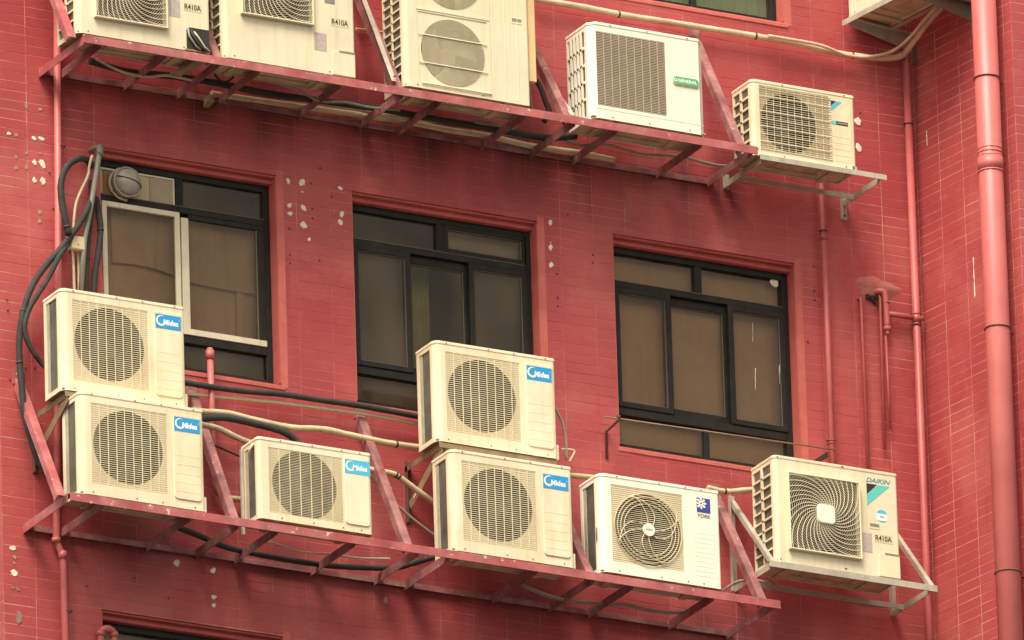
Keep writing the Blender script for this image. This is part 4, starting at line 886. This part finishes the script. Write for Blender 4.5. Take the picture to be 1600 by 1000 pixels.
def swirl_guard(root, cx, cz, hw, hh, hub, y=-.028, arms=40, ring_step=.0125, curl=1.25, mt=None, depth=.030):
    mt = mt or M['cream']
    fr = MB(); t = .010
    for a in ((cx-hw,cx-hw+t,cz-hh,cz+hh), (cx+hw-t,cx+hw,cz-hh,cz+hh), (cx-hw+t,cx+hw-t,cz+hh-t,cz+hh), (cx-hw+t,cx+hw-t,cz-hh,cz-hh+t)): fr.box(a[0], a[1], y, 0, a[2], a[3])
    gd = fr.build('fan_guard', mt, root, bevel=.002)
    def bow(r_): return y-.006+.010*min(1, (r_/hw)**2)
    b = MB(); RM = math.hypot(hw, hh)
    for q_ in range(arms):
        seg = []
        for k in range(22):
            r_ = hub+(RM-hub)*k/21; t_ = 2*math.pi*q_/arms+curl*((r_-hub)/(hw-hub))**.8; x, z = cx+r_*math.cos(t_), cz+r_*math.sin(t_)
            if abs(x-cx) > hw-t*.5 or abs(z-cz) > hh-t*.5:
                seg.append((cx+max(-hw+t*.5, min(hw-t*.5, x-cx)), bow(r_), cz+max(-hh+t*.5, min(hh-t*.5, z-cz)))); break
            seg.append((x, bow(r_), z))
        b.tube(seg, .0026, 4)
    b.build('guard_arms', mt, gd, kind='stuff')
    b = MB(); r_ = hub+.012
    while r_ < RM-.02:
        run = []; n = 64
        inside = [abs(r_*math.cos(2*math.pi*k/n)) < hw-t*.6 and abs(r_*math.sin(2*math.pi*k/n)) < hh-t*.6 for k in range(n)]
        if all(inside): b.tube([(cx+r_*math.cos(2*math.pi*k/n), bow(r_)+.003, cz+r_*math.sin(2*math.pi*k/n)) for k in range(n)], .0014, 4, closed=True)
        else:
            st_ = next((k for k in range(n) if not inside[k]), 0)
            for k in range(st_, st_+n+1):
                if inside[k % n] and k < st_+n: run.append((cx+r_*math.cos(2*math.pi*k/n), bow(r_)+.003, cz+r_*math.sin(2*math.pi*k/n)))
                else:
                    if len(run) > 1: b.tube(run, .0014, 4)
                    run = []
        r_ += ring_step
    b.build('guard_rings', mt, gd, kind='stuff')
    if hub > .03:
        h_ = MB(); h_.prism(rrect(cx-hub*.98, cx+hub*.98, cz-hub*.98, cz+hub*.98, hub*.42, 5), bow(0)+.010, bow(0)-.012, .006, axis='y'); h_.build('guard_hub', M['white'], gd)
    return gd

def coil_label(root, x, z, w, h, mt=None):     # blue badge with ring emblem and word
    p = flat(root, [(x,z), (x+w,z), (x+w,z+h), (x,z+h)], -.0085, mt or M['blue'], 'brand_label'); y = -.0089
    cx, cz = x+w*.225, z+h*.54
    arc_band(p, cx, cz, h*.255, h*.375, 60, 335, y, M['white_print'])
    arc_band(p, cx+.004, cz-.001, h*.20, h*.26, 215, 400, y, M['white_print'])
    lettering(p, 'Midea', x+w*.30, z+h*.26, w*.60, h*.40, y-.0001, M['white_print'], shear=.15, bold=.035)
    flat(p, disc(x+w*.935, z+h*.70, h*.028, 8), y, M['white_print'], 'mark')

def unit(name, label, s, loc, group, cat='air conditioner', rz=0.0):
    root = empty(name, loc, label, cat, group, rz); shell(root, s); return root

def place(TL, TR, BR, y):
    """size and position of a front face from three corners in the photograph"""
    a, b_, c_ = P(*TL, y), P(*TR, y), P(*BR, y); W = ((b_.x+c_.x)/2)-a.x; H = (a.z+b_.z)/2-c_.z
    return a.x, c_.z, W, H
GRP = 'blue badged condensers of the lower row'
def big_midea(label, loc, rot):
    W, H, D = .813, .635, .225; g_ = (.076, .573, .072, .575)
    s = dict(W=W, H=H, D=D, r=.045, mat=M['cream'], lid=M['cream_lid'], grilles=[dict(rect=g_, c=(.316, .326, .228), rot=rot)], seam=.595)
    root = unit('condenser_unit', label, s, loc, GRP)
    bars_grille(root, g_, 38, 9, y=.0015)
    sp = MB(); sp.prism(rrect(.613, .790, .055, .585, .022, 4, (1,1,0,0)), .0, -.007, .0025, axis='y'); spo = sp.build('service_panel', M['cream'], root)
    for k in range(5):
        z = .325-k*.056; b = MB(); b.box(.623, .780, -.0078, -.0065, z, z+.0025); b.build('crease', M['cream'], spo)
    coil_label(root, .618, .478, .168, .089)
    b = MB(); b.box(W-.001, W+.022, .02, .14, .004, .10); b.build('valve_cover', M['cream'], root, bevel=.003)
    return root
def big_from(px, y):
    a = P(*px, y); return Vector((a.x, y, a.z-.635))
def copy_tree(o, parent=None):
    c = o.copy(); C.objects.link(c); c.parent = parent
    for ch in list(o.children): copy_tree(ch, c)
    return c
def solve_big(TL, TR, BR, y):
    x, z, W, H = place(TL, TR, BR, y); mid = (P(*TR, y).x+P(*BR, y).x+P(*TL, y).x+.813)/3
    return Vector(((x+P(*BR, y).x-.813)/2, y, (z+(P(*TL, y).z-.635))/2))
YF = -.585
m1 = big_midea('cream condenser with blue badge, lower of the left stacked pair', solve_big((125,614.5), (313.5,642), (319,796), YF), .5)
specs = [('cream condenser with blue badge, upper one of the stacked pair at the left end', (96,456), (286,483), (289,632), -.47),
         ('cream condenser with blue badge, upper one of the stacked pair at the centre', (677,536), (866,560), (871.5,713), -.47),
         ('cream condenser with blue badge, lower one of the stacked pair at the centre', (703.5,705.5), (890,732), (896,884), YF)]
mids = [m1]
for i, (lab, a, b_, c_, y) in enumerate(specs):
    o = copy_tree(m1); o['label'] = lab; o.location = solve_big(a, b_, c_, y); mids.append(o)
    o.rotation_euler.z = random.uniform(-.008, .008)
    for ch in o.children:
        if ch.name.startswith('fan') and not ch.name.startswith('fan_shroud'):
            th = (.9, 2.1, 1.4)[i]; c0 = Vector((.316, 0, .326)); ch.rotation_euler.y = -th
            ch.location = c0-Matrix.Rotation(-th, 3, 'Y') @ c0
# brown bracket frames under the two upper stacked units
for i, (u, lab) in enumerate(((mids[1], 'brown steel bracket frame holding the upper left stacked condenser'), (mids[2], 'brown steel bracket frame holding the upper centre stacked condenser'))):
    L0 = u.location; x0 = L0.x+.03; z0 = L0.z-.004; root = empty('stack_bracket', (x0, 0, z0), lab, 'bracket', 'brown brackets between the stacked condensers')
    yf = L0.y+.004; W = .78
    b = MB(); b.box(-.01, W, yf, yf+.004, -.034, 0); b.box(-.01, W, yf+.004, yf+.03, -.004, 0); b.build('front_bar', M['brown_steel'], root, bevel=.001)
    for x in (0, W-.045):
        b = MB(); b.box(x, x+.035, yf+.031, -.006, -.004, 0); b.box(x, x+.004, yf+.031, -.006, -.04, -.0045); b.build('arm', M['brown_steel'], root, bevel=.001)
        b = MB(); b.box(x, x+.04, -.005, 0, -.36, .03); b.box(x, x+.004, -.035, -.0055, -.36, .03); b.build('wall_leg', M['rust'], root, bevel=.001)
        b = MB(); p0 = Vector((x+.006, yf+.02, -.012)); p1 = Vector((x+.006, -.03, -.24)); d = (p1-p0).normalized(); nn = Vector((1,0,0)).cross(d)
        b.bar(p0, p1, (.004,0,0), nn*.055 if nn.z < 0 else -nn*.055); b.bar(p0, p1, (.03,0,0), nn*.004); b.build('brace', M['brown_steel'], root, bevel=.001)
        b = MB(); c_ = p0.lerp(p1, .82)+(nn if nn.z < 0 else -nn)*.026; b.bar(c_-d*.018+Vector((-.0045,0,-.007)), c_+d*.018+Vector((-.0045,0,-.007)), (.002,0,0), (0,0,.014)); b.build('slot', M['cream'], root)
        for zz in (-.02, -.30): b = MB(); b.tube([(x+.02,-.004,zz), (x+.02,-.022,zz)], .011, 6); b.build('bolt', M['rust'], root)

# small blue badged unit
x, z, W, H = place((402,683.5), (578,707.5), (583.5,836), YF)
g_ = (.072, .562, .045, H-.055); s = dict(W=W, H=H, D=.20, r=.028, mat=M['cream'], lid=M['cream_lid'], grilles=[dict(rect=g_, c=(.307, H-.262, .213), rot=1.2)], screws=(.2,.48,.74,.9))
un = unit('condenser_unit', 'smaller cream condenser with pale blue badge between the left and centre stacks', s, (x, YF, z), GRP)
bars_grille(un, g_, 40, 7, y=.0015)
sp = MB(); sp.prism(rrect(.572, W-.020, .045, H-.03, .022, 4, (1,1,0,0)), 0, -.007, .0025, axis='y'); sp.build('service_panel', M['cream_lid'], un)
coil_label(un, .574, H-.145, .165, .088, M['sky_blue'])
b = MB(); b.tube([(-.002,.05,H-.03), (-.012,.08,H-.06), (-.008,.09,H-.085)], .008, 6); b.build('handle', M['cream'], un)
b = MB(); b.box(-.018, -.003, .175, .198, -.05, H-.02); b.build('side_strap', M['galv'], un, bevel=.002)

# unit with the curled wire guard and snowflake badge
x, z, W, H = place((935,740), (1122,767), (1129,921), YF)
g_ = (.080, .565, .075, H-.058); cx, cz, rr = .323, H-.318, .226
s = dict(W=W, H=H, D=.235, r=.05, mat=M['white'], lid=M['white_lid'], grilles=[dict(rect=g_, c=(cx, cz, rr), rot=.2)], screws=(.15,.5,.72,.85))
un = unit('condenser_unit', 'white condenser with blue snowflake badge and curled wire fan guard', s, (x, YF, z), 'white condensers')
bars_grille(un, g_, 38, 1, y=.0015)
gw = MB()
for r_ in (.228, .208, .186, .163): gw.tube([(cx+r_*math.cos(2*math.pi*k/48), -.006, cz+r_*math.sin(2*math.pi*k/48)) for k in range(48)], .0026, 5, closed=True)
for q_ in range(8):
    pts = []
    for k in range(16):
        r_ = .035+(.228-.035)*k/15; t_ = 2*math.pi*q_/8+(1.35 if q_ % 2 else .45)*(k/15)**1.3; pts.append((cx+r_*math.cos(t_), -.008, cz+r_*math.sin(t_)))
    gw.tube(pts, .0027, 5)
gd = gw.build('wire_guard', M['grille'], un)
h_ = MB(); h_.tube([(cx,-.004,cz), (cx,-.016,cz)], .040, 24); hb_ = h_.build('guard_hub', M['white'], un)
lettering(hb_, 'YORK', cx-.024, cz-.006, .048, .012, -.0165, M['brown_print'], shear=.1, bold=.02)
bx, bz, bw, bh = .662, H-.150, .092, .092
bd = flat(un, [(bx,bz), (bx+bw,bz), (bx+bw,bz+bh), (bx,bz+bh)], -.0015, M['navy'], 'badge')
sfx, sfz = bx+bw*.32, bz+bh*.62
for k in range(4):
    t_ = k*math.pi/4+.05; l = .036; dxx, dzz = math.cos(t_), math.sin(t_); nx_, nz_ = -dzz*.0045, dxx*.0045
    cl = [(sfx-dxx*l-nx_, sfz-dzz*l-nz_), (sfx+dxx*l-nx_, sfz+dzz*l-nz_), (sfx+dxx*l+nx_, sfz+dzz*l+nz_), (sfx-dxx*l+nx_, sfz-dzz*l+nz_)]
    flat(bd, cl, -.0024-.0001*k, M['white'], 'snowflake_arm')
for k in range(8):
    t_ = k*math.pi/4+.05; px_, pz_ = sfx+.026*math.cos(t_), sfz+.026*math.sin(t_)
    flat(bd, disc(px_, pz_, .0085, 5, 0, 360), -.0030, M['white'], 'snowflake_tip')
flat(bd, disc(sfx, sfz, .006, 8), -.0034, M['navy'], 'snowflake_centre')
lettering(un, 'YORK', bx+.002, bz-.034, bw-.002, .024, -.0012, M['brown_print'], shear=.12, bold=.02)
for k in range(10): b = MB(); b.box(.640, W-.035, -.0010, .0005, .335-k*.030, .3372-k*.030); b.build('crease', M['white'], un)
b = MB(); b.prism([(0.012,.045+.0), (.045,.06), (.05,.10), (.02,.14), (-.01,.12)], -.0022, -.0005, 0, axis='y')
rp = MB(); q = [(-.0025,.05,.19), (-.0025,.052,.25), (-.0025,.047,.29), (-.0025,.035,.285), (-.0025,.036,.21)]; rp.add(q, [(0,1,2,3,4)]); rp.build('paint_splash', M['red_steel'], un)

# lower right unit with swirl guard
YD = -.50
x, z, W, H = place((1208,709), (1403.6,743.5), (1405.5,906), YD)
gx0, gx1 = P(1228,760,YD).x-x, P(1341,780,YD).x-x; gzt = P(1228,738,YD).z-z; gzb = P(1227,858,YD).z-z
cx, cz = (gx0+gx1)/2, (gzt+gzb)/2; hw, hh = (gx1-gx0)/2, (gzt-gzb)/2
s = dict(W=W, H=H, D=.27, r=.032, mat=M['cream_old'], lid=M['cream_old'], side='lattice', cells=(2,9), bars=(.022,.012), grilles=[dict(rect=(gx0+.006,gx1-.006,gzb+.006,gzt-.006), c=(cx,cz,min(hw,hh)-.014), rot=.9, recess=.030, plate=M['shaded_in'])], seam=.60, screws=(.03,.55,.56))
un = unit('condenser_unit', 'cream condenser with turquoise triangle logo and swirling square fan guard at the lower right', s, (x, YD, z), 'condensers with swirl guards')
swirl_guard(un, cx, cz, hw, hh, .062, y=-.030, arms=32, curl=1.05, mt=M['cream_old'])
def tri_logo(root, x, z, w, h, c1, y=-.0015):
    flat(root, [(x,z+h), (x,z+h*.50), (x+w*.46,z+h)], y, M['navy'] if c1 == 'n' else M['black_print'], 'logo_dark')
    flat(root, [(x,z+h*.46), (x+w*.50,z+h), (x+w,z+h), (x,z)], y, M['cyan'] if c1 != 'b' else M['cyan_blue'], 'logo_bright')
def loc_on(px, py, y, x, z): a = P(px, py, y); return a.x-x, a.z-z
lx, lz = loc_on(1353.6, 755, YD, x, z); tri_logo(un, lx, lz-.142, .158, .142, 'k')
lettering(un, 'DAIKIN', lx-.002, lz+.010, .168, .030, -.0015, M['teal'], shear=.35, bold=.015)
ax_, az_ = loc_on(1378, 808, YD, x, z)
rl = flat(un, disc(ax_, az_+.006, .040, 18), -.0012, M['sky_blue'], 'round_label'); flat(rl, rrect(ax_-.038, ax_+.038, az_-.024, az_+.02, .008), -.0018, M['white_print'], 'label_band'); flat(rl, [(ax_-.014,az_-.003),(ax_+.014,az_-.003),(ax_+.014,az_+.003),(ax_-.014,az_+.003)], -.0022, M['black_print'], 'label_print')
ax_, az_ = loc_on(1366.5, 822, YD, x, z)
b = MB(); b.box(ax_-.036, ax_+.034, -.002, .0, az_-.020, az_+.018); hn = b.build('handle', M['cream_old'], un, bevel=.001); b = MB(); b.box(ax_-.033, ax_+.031, -.0025, -.0015, az_-.006, az_+.015); b.build('handle_recess', M['coil'], hn)
ax_, az_ = loc_on(1353, 847, YD, x, z); flat(un, [(ax_-.045,az_-.062), (ax_+.042,az_-.062), (ax_+.042,az_+.060), (ax_-.045,az_+.060)], -.0014, M['sticker'], 'rating_sticker')
def r410(root, cx_, cz_, y=-.0012, w=.125, h=.054, frame=True):
    w = max(w, .122)
    p = flat(root, [(cx_-w/2,cz_-h/2), (cx_+w/2,cz_-h/2), (cx_+w/2,cz_+h/2), (cx_-w/2,cz_+h/2)], y, M['label_white'], 'refrigerant_label')
    lettering(p, 'R410A', cx_-w*.45, cz_-h*.34, w*.90, h*.68, y-.0004, M['black_print'], bold=.022)
ax_, az_ = loc_on(1380.5, 842, YD, x, z); r410(un, ax_, az_)
def access(root, x0, x1, z0, z1, mt, y=0):
    b = MB(); prof = rrect(x0, x1, z0, z1, .022, 4, (0,0,0,1)); b.prism(prof, y, y-.005, .002, axis='y'); o = b.build('access_panel', mt, root)
    b = MB(); b.box(x0+.045, x1, y-.0075, y-.0005, z1-.002, z1+.007); b.build('panel_slot', M['coil'], o); return o
access(un, W-.150, W-.004, .004, .150, M['cream_old'])
bk = bracket('white steel wall bracket with diagonal braces under the lower right condenser', x-.055, P(1464,915,YD).x, z-.003, YD-.006, M['galv'], .58, .035, brace=.55, group='grey wall brackets under the right condensers', bar_h=.040)

# upper row ----------------------------------------------------------
YU = -.585
# first swirl unit (top left)
a = P(121, 49, YU); br_ = P(329, 84, YU); W = br_.x-a.x; H = .78; x, z = a.x, (a.z+br_.z)/2-.004
gx0, gx1 = P(146,26,YU).x-x, P(260,48,YU).x-x; gzb = P(200,37,YU).z-z; hw = (gx1-gx0)/2
s = dict(W=W, H=H, D=.26, r=.035, mat=M['cream_old'], lid=M['cream_old'], side='lattice', cells=(2,11), bars=(.014,.010), grilles=[dict(rect=(gx0+.006,gx1-.006,gzb+.006,gzb+2*hw-.006), c=((gx0+gx1)/2,gzb+hw,hw-.014), rot=.4, recess=.030, plate=M['shaded_in'])], seam=.62, screws=(.08,.8))
un = unit('condenser_unit', 'cream condenser with open hose cutout at the left end of the upper rack', s, (x, YU, z), 'condensers with swirl guards')
swirl_guard(un, (gx0+gx1)/2, gzb+hw, hw, hw, .062, y=-.030, arms=32, curl=1.05, mt=M['cream_old'])
ax_, az_ = loc_on(301, 12, YU, x, z); r410(un, ax_, az_, w=.110)
ax_, az_ = loc_on(273, 14, YU, x, z); flat(un, [(ax_-.04,az_-.05), (ax_+.035,az_-.05), (ax_+.035,az_+.06), (ax_-.04,az_+.06)], -.0012, M['sticker'], 'rating_sticker')
b = MB(); b.prism(rrect(W-.158, W-.008, .006, .150, .022, 4, (0,0,0,1)), .0, -.003, 0, axis='y'); ho = b.build('open_cutout', M['inside'], un)
for k in range(3):
    b = MB(); b.tube([(W-.150+k*.02,-.005,.145-k*.01), (W-.145+k*.03,-.012,.09), (W-.105+k*.03,-.016,.03), (W-.07+k*.03,-.012,.012)], .0065 if k != 1 else .010, 6); b.build('hose_end', (M['cable_grey'], M['hose_black'], M['cable_beige'])[k], ho)
b = MB(); b.box(W-.17, W-.03, -.006, .1, -.002, .010); b.build('bent_flap', M['brown_steel'], un, bevel=.002)
# second swirl unit, taller
x = P(350, 90, YU).x; W = P(555.5, 100, YU).x-x; z = P(555, 123, YU).z; H = 1.05
gx0, gx1 = P(375,22,YU).x-x, P(488,40,YU).x-x; gzb = P(430,32,YU).z-z; hw = (gx1-gx0)/2
s = dict(W=W, H=H, D=.26, r=.035, mat=M['cream_old'], lid=M['cream_old'], side='lattice', cells=(2,15), bars=(.014,.010), grilles=[dict(rect=(gx0+.006,gx1-.006,gzb+.006,gzb+2*hw-.006), c=((gx0+gx1)/2,gzb+hw,hw-.014), rot=1.4, recess=.030, plate=M['shaded_in'])], seam=.62, screws=(.08,.8))
un = unit('condenser_unit', 'taller cream condenser with swirl guard, second from the left on the upper rack', s, (x, YU, z), 'condensers with swirl guards')
swirl_guard(un, (gx0+gx1)/2, gzb+hw, hw, hw, .062, y=-.030, arms=32, curl=1.05, mt=M['cream_old'])
ax_, az_ = loc_on(531, 35.5, YU, x, z); r410(un, ax_, az_, w=.112)
ax_, az_ = loc_on(501, 66, YU, x, z); flat(un, [(ax_-.045,az_-.055), (ax_+.04,az_-.055), (ax_+.04,az_+.06), (ax_-.045,az_+.06)], -.0012, M['sticker'], 'rating_sticker')
ax_, az_ = loc_on(515, 2, YU, x, z); b = MB(); b.box(ax_-.034, ax_+.034, -.002, 0, az_-.014, az_+.014); b.build('handle', M['coil'], un)
access(un, W-.155, W-.004, .004, .155, M['cream_old'])
# tall two fan unit
x = P(633, 130, YU).x; W = P(829, 150, YU).x-x; z = P(829, 166, YU).z; H = 1.25
cx, cz = loc_on(708, 83, YU, x, z)
s = dict(W=W, H=H, D=.265, r=.032, mat=M['cream_old'], lid=M['cream_old'], side='lattice', cells=(2,20), bars=(.014,.010), slope=True, inner=M['shaded_in'],
         grilles=[dict(rect=(cx-.235,cx+.235,cz-.235,cz+.235), c=(cx,cz,.215), rot=.3, recess=.004, plate=M['cream_old'], fan=M['fan_pale']), dict(rect=(cx-.235,cx+.235,cz+.265,cz+.735), c=(cx,cz+.50,.215), rot=1.3, recess=.004, plate=M['cream_old'], fan=M['fan_pale'])], screws=(.1,.62))
un = unit('condenser_unit', 'tall cream condenser with two round fan grilles one above the other', s, (x, YU, z), 'tall condensers')
for j in range(2):
    cz_ = cz+.5*j; b = MB(); rr = .214; k_ = -rr
    while k_ < rr:
        h_ = math.sqrt(max(0, rr*rr-k_*k_)); b.box(cx+k_-.0010, cx+k_+.0010, .0, .0022, cz_-h_, cz_+h_); k_ += .0062
    gd = b.build('fan_guard', M['grille'], un, kind='stuff')
    for dz in (-.09, .09): b = MB(); b.box(cx-.232, cx+.232, -.004, -.0005, cz_+dz-.003, cz_+dz+.003); b.build('guard_bar', M['cream_lid'], gd)
b = MB(); b.box(cx-.245, cx+.25, -.003, -.0005, cz+.247, cz+.252); b.box(cx+.252, cx+.256, -.003, -.0005, .03, H-.03); b.build('panel_seam', M['grille'], un)
b = MB(); b.box(cx-.22, cx+.25, -.010, -.0005, .030, .040); b.build('lower_rail', M['cream_lid'], un, bevel=.002)
for k in range(3): b = MB(); b.box(.60+k*.085, .603+k*.085, -.003, -.0005, .03, H-.03); b.build('panel_rib', M['cream_lid'], un)
ax_, az_ = loc_on(807, 33, YU, x, z); b = MB(); b.box(ax_-.036, ax_+.034, -.002, 0, az_-.020, az_+.018); hn = b.build('handle', M['cream_old'], un, bevel=.001); b = MB(); b.box(ax_-.033, ax_+.031, -.0025, -.0015, az_-.006, az_+.015); b.build('handle_recess', M['coil'], hn)
M['yellowed'] = mat('sun_yellowed_plastic', (.74,.52,.24), .5, second=(.76,.62,.36), dirt=(.5,.28,.1), dirt_amt=.3, streak=.5, scale=5)
b = MB(); b.box(W+.004, W+.058, .02, .26, .17, H); b.build('pipe_cover', M['yellowed'], un, bevel=.004)
b = MB(); b.bar((W+.002,.03,.165), (W+.062,.10,.0), (.012,0,0), (0,.05,0)); b.build('cover_flap', M['galv_dark'], un)
hose('insulated_hose', 'black hose dropping behind the right end of the tall condenser', 'hose', [(838,125), (846,140), (852,158), (858,175), (850,190)], .017, M['hose_black'], -.36)

# square grille unit with green badge
x, z, W, H = place((920.5,33), (1099,63), (1105.5,212.5), YU)
gx0, _t = loc_on(930, 47, YU, x, z); gx1, gzt = loc_on(1040, 66.5, YU, x, z); gx1, gzb = loc_on(1043, 181.5, YU, x, z)
g_ = (gx0, gx1-.004, gzb, gzt)
s = dict(W=W, H=H, D=.295, r=.042, chamfer=True, mat=M['white'], lid=M['white_lid'], side='lattice', cells=(5,5), bars=(.020,.016), inner=M['shaded_in'], post=.03,
         grilles=[dict(rect=g_, c=((g_[0]+g_[1])/2,(g_[2]+g_[3])/2,.20), rot=.3, recess=.020, plate=M['shaded_in'], fan=M['shaded_in'])], screws=(.18,.5,.85))
un = unit('condenser_unit', 'bright white condenser with square louvred grille and green badge on the upper rack', s, (x, YU, z), 'white condensers')
bars_grille(un, g_, 46, 9, y=-.001, t=.46, mt=M['grille_tan'], rib_w=.004, deep=.004)
bx, bz = loc_on(1050.5, 131, YU, x, z)
bd_ = MB(); bd_.prism(rrect(bx, bx+.182, bz-.004, bz+.056, .022, 5), 0, -.007, .002, axis='y'); bdo = bd_.build('badge_rim', M['cream'], un)
bg_ = MB(); bg_.prism(rrect(bx+.005, bx+.177, bz+.001, bz+.051, .020, 5), -.007, -.010, .0015, axis='y'); bg_.build('badge', M['green'], bdo)
b = MB(); b.add([(bx+.018+.011*math.cos(2*math.pi*k/16)*q_, -.0104, bz+.026+.011*math.sin(2*math.pi*k/16)*q_) for k in range(16) for q_ in (1,.55)], [(2*k, 2*((k+1) % 16), 2*((k+1) % 16)+1, 2*k+1) for k in range(16)]); b.build('badge_ring', M['white_print'], bdo)
lettering(bdo, 'GENERAL', bx+.033, bz+.016, .132, .021, -.0105, M['white_print'], bold=.03)
b = MB(); b.box(.02, W-.02, -.0015, .0005, .062, .064); b.build('lower_seam', M['white'], un)

# small unit on grey bracket
YS = -.47
x, z, W, H = place((1173,122), (1334,152), (1338.5,268), YS)
gx0, _t = loc_on(1185.5, 133, YS, x, z); gx1, gzt = loc_on(1295, 151, YS, x, z); _t, gzb = loc_on(1295, 251, YS, x, z)
g_ = (gx0, gx1, gzb, gzt); cx, cz = loc_on(1233.5, 192.5, YS, x, z)
s = dict(W=W, H=H, D=.235, r=.030, mat=M['cream'], lid=M['cream_lid'], side='lattice', cells=(2,6), bars=(.020,.014), slope=True,
         grilles=[dict(rect=g_, c=(cx,cz,.190), rot=.3, recess=.010, plate=M['grille_tan'])], screws=(.3,.9))
un = unit('condenser_unit', 'small cream condenser with blue triangle logo at the right end of the upper row', s, (x, YS, z), 'small condensers')
bars_grille(un, g_, 30, 10, y=-.001, t=.20, mt=M['grille'], rib_w=.0024, deep=.0025)
b = MB()
for k in range(9): zz = g_[2]+(g_[3]-g_[2])*(k+.15)/8.6; b.box(g_[0]-.004, g_[1]+.008, -.007, -.004, zz-.0015, zz+.0015)
for k in range(28): zz = g_[2]+(g_[3]-g_[2])*(k+.5)/28; b.box(g_[1]-.006, g_[1]+.008, -.0045, -.0005, zz-.003, zz+.003)
b.build('guard_wires', M['cream_lid'], un, kind='stuff')
lx, lz = loc_on(1298, 156.5, YS, x, z); tri_logo(un, lx, lz-.068, .075, .066, 'b')
lx, lz = loc_on(1298, 190.5, YS, x, z); flat(un, [(lx,lz-.012), (lx+.038,lz-.012), (lx+.038,lz+.012), (lx,lz+.012)], -.0012, M['cyan'], 'strip_green')
flat(un, [(lx+.038,lz-.012), (lx+.118,lz-.012), (lx+.118,lz+.012), (lx+.038,lz+.012)], -.0012, M['black_print'], 'strip_black')
lettering(un, 'INVERTER', lx+.046, lz-.005, .066, .010, -.0018, M['label_white'], shear=.25, bold=.01)
for k in range(5): b = MB(); b.box(g_[1]+.015, W-.035, -.0010, .0005, .205-k*.040, .2072-k*.040); b.build('crease', M['cream'], un)
b = MB(); b.box(W-.034, W-.031, -.003, .0005, .03, H-.03); b.build('seam', M['grille'], un)
b = MB(); b.box(W-.025, W+.004, .0, .10, .0, .03); b.build('corner_foot', M['galv'], un)
bx1 = P(1386, 285, YS-.03).x
bracket('grey steel wall bracket jutting out right under the small upper condenser', x+.03, bx1, z-.003, YS-.03, M['galv'], .05, .12, bar_h=.034)
pb = P(1352, 275, -.25)

# unit on the side wall at the top right corner: only its underside shows
ZU = P(1320, 30, -.45).z
fa = P(1320, 30, -.62)       # front lower corner nearest the camera
Wd, Dd, Hd = .78, .30, .60
s = dict(W=Wd, H=Hd, D=Dd, r=.03, mat=M['cream_old'], lid=M['cream_old'], grilles=[dict(rect=(.10,.56,.08,.54), c=(.33,.31,.20), rot=.3)])
rz = math.atan2(dy_, dx_)
def uw(t, off, z_): return side_pt(t, z_, off)
# solve the place along the wing so that the near lower corner shows where the photo has it
best = None
for i in range(60):
    for j in range(60):
        t_, z_ = .0+i*.03, Z0+1.4+j*.02; p_ = side_pt(t_, z_, .50); u_, v_ = to_px(p_); e_ = abs(u_-1322)+abs(v_-28)
        if best is None or e_ < best[0]: best = (e_, t_, z_)
_, t0, zu = best; t0 -= .02
c0 = side_pt(t0, zu+.012, .48)
un = unit('condenser_unit', 'condenser mounted on the wing wall above, only its grimy underside showing at the top right', s, c0, 'condensers', rz=rz)
bars_grille(un, (.10,.56,.08,.54), 34, 9, y=.0015)
rt = empty('wall_bracket', side_pt(t0, zu, 0), 'tapering grey steel bracket under the condenser at the top right corner', 'bracket', 'grey wall brackets under the right condensers', rz)
for k, t_ in enumerate((.02, .62)):
    b = MB(); b.add([(t_,-.50,-.035), (t_,-.50,0), (t_,0,0), (t_,0,-.115), (t_+.005,-.50,-.035), (t_+.005,-.50,0), (t_+.005,0,0), (t_+.005,0,-.115)], [(0,1,2,3), (4,7,6,5), (0,3,7,4), (1,5,6,2), (0,4,5,1), (3,2,6,7)])
    b.box(t_+.0055, t_+.035, -.50, 0, -.005, 0); b.build('arm', M['galv'] if k == 0 else M['galv_dark'], rt)
    b = MB(); b.box(t_-.01, t_+.045, -.005, 0, -.20, -.0055); b.build('wall_leg', M['galv_dark'], rt)
b = MB(); b.box(-.02, .70, -.506, -.501, -.035, 0); b.box(-.0, .70, -.18, -.15, -.006, -.001); b.build('front_bar', M['galv'], rt)
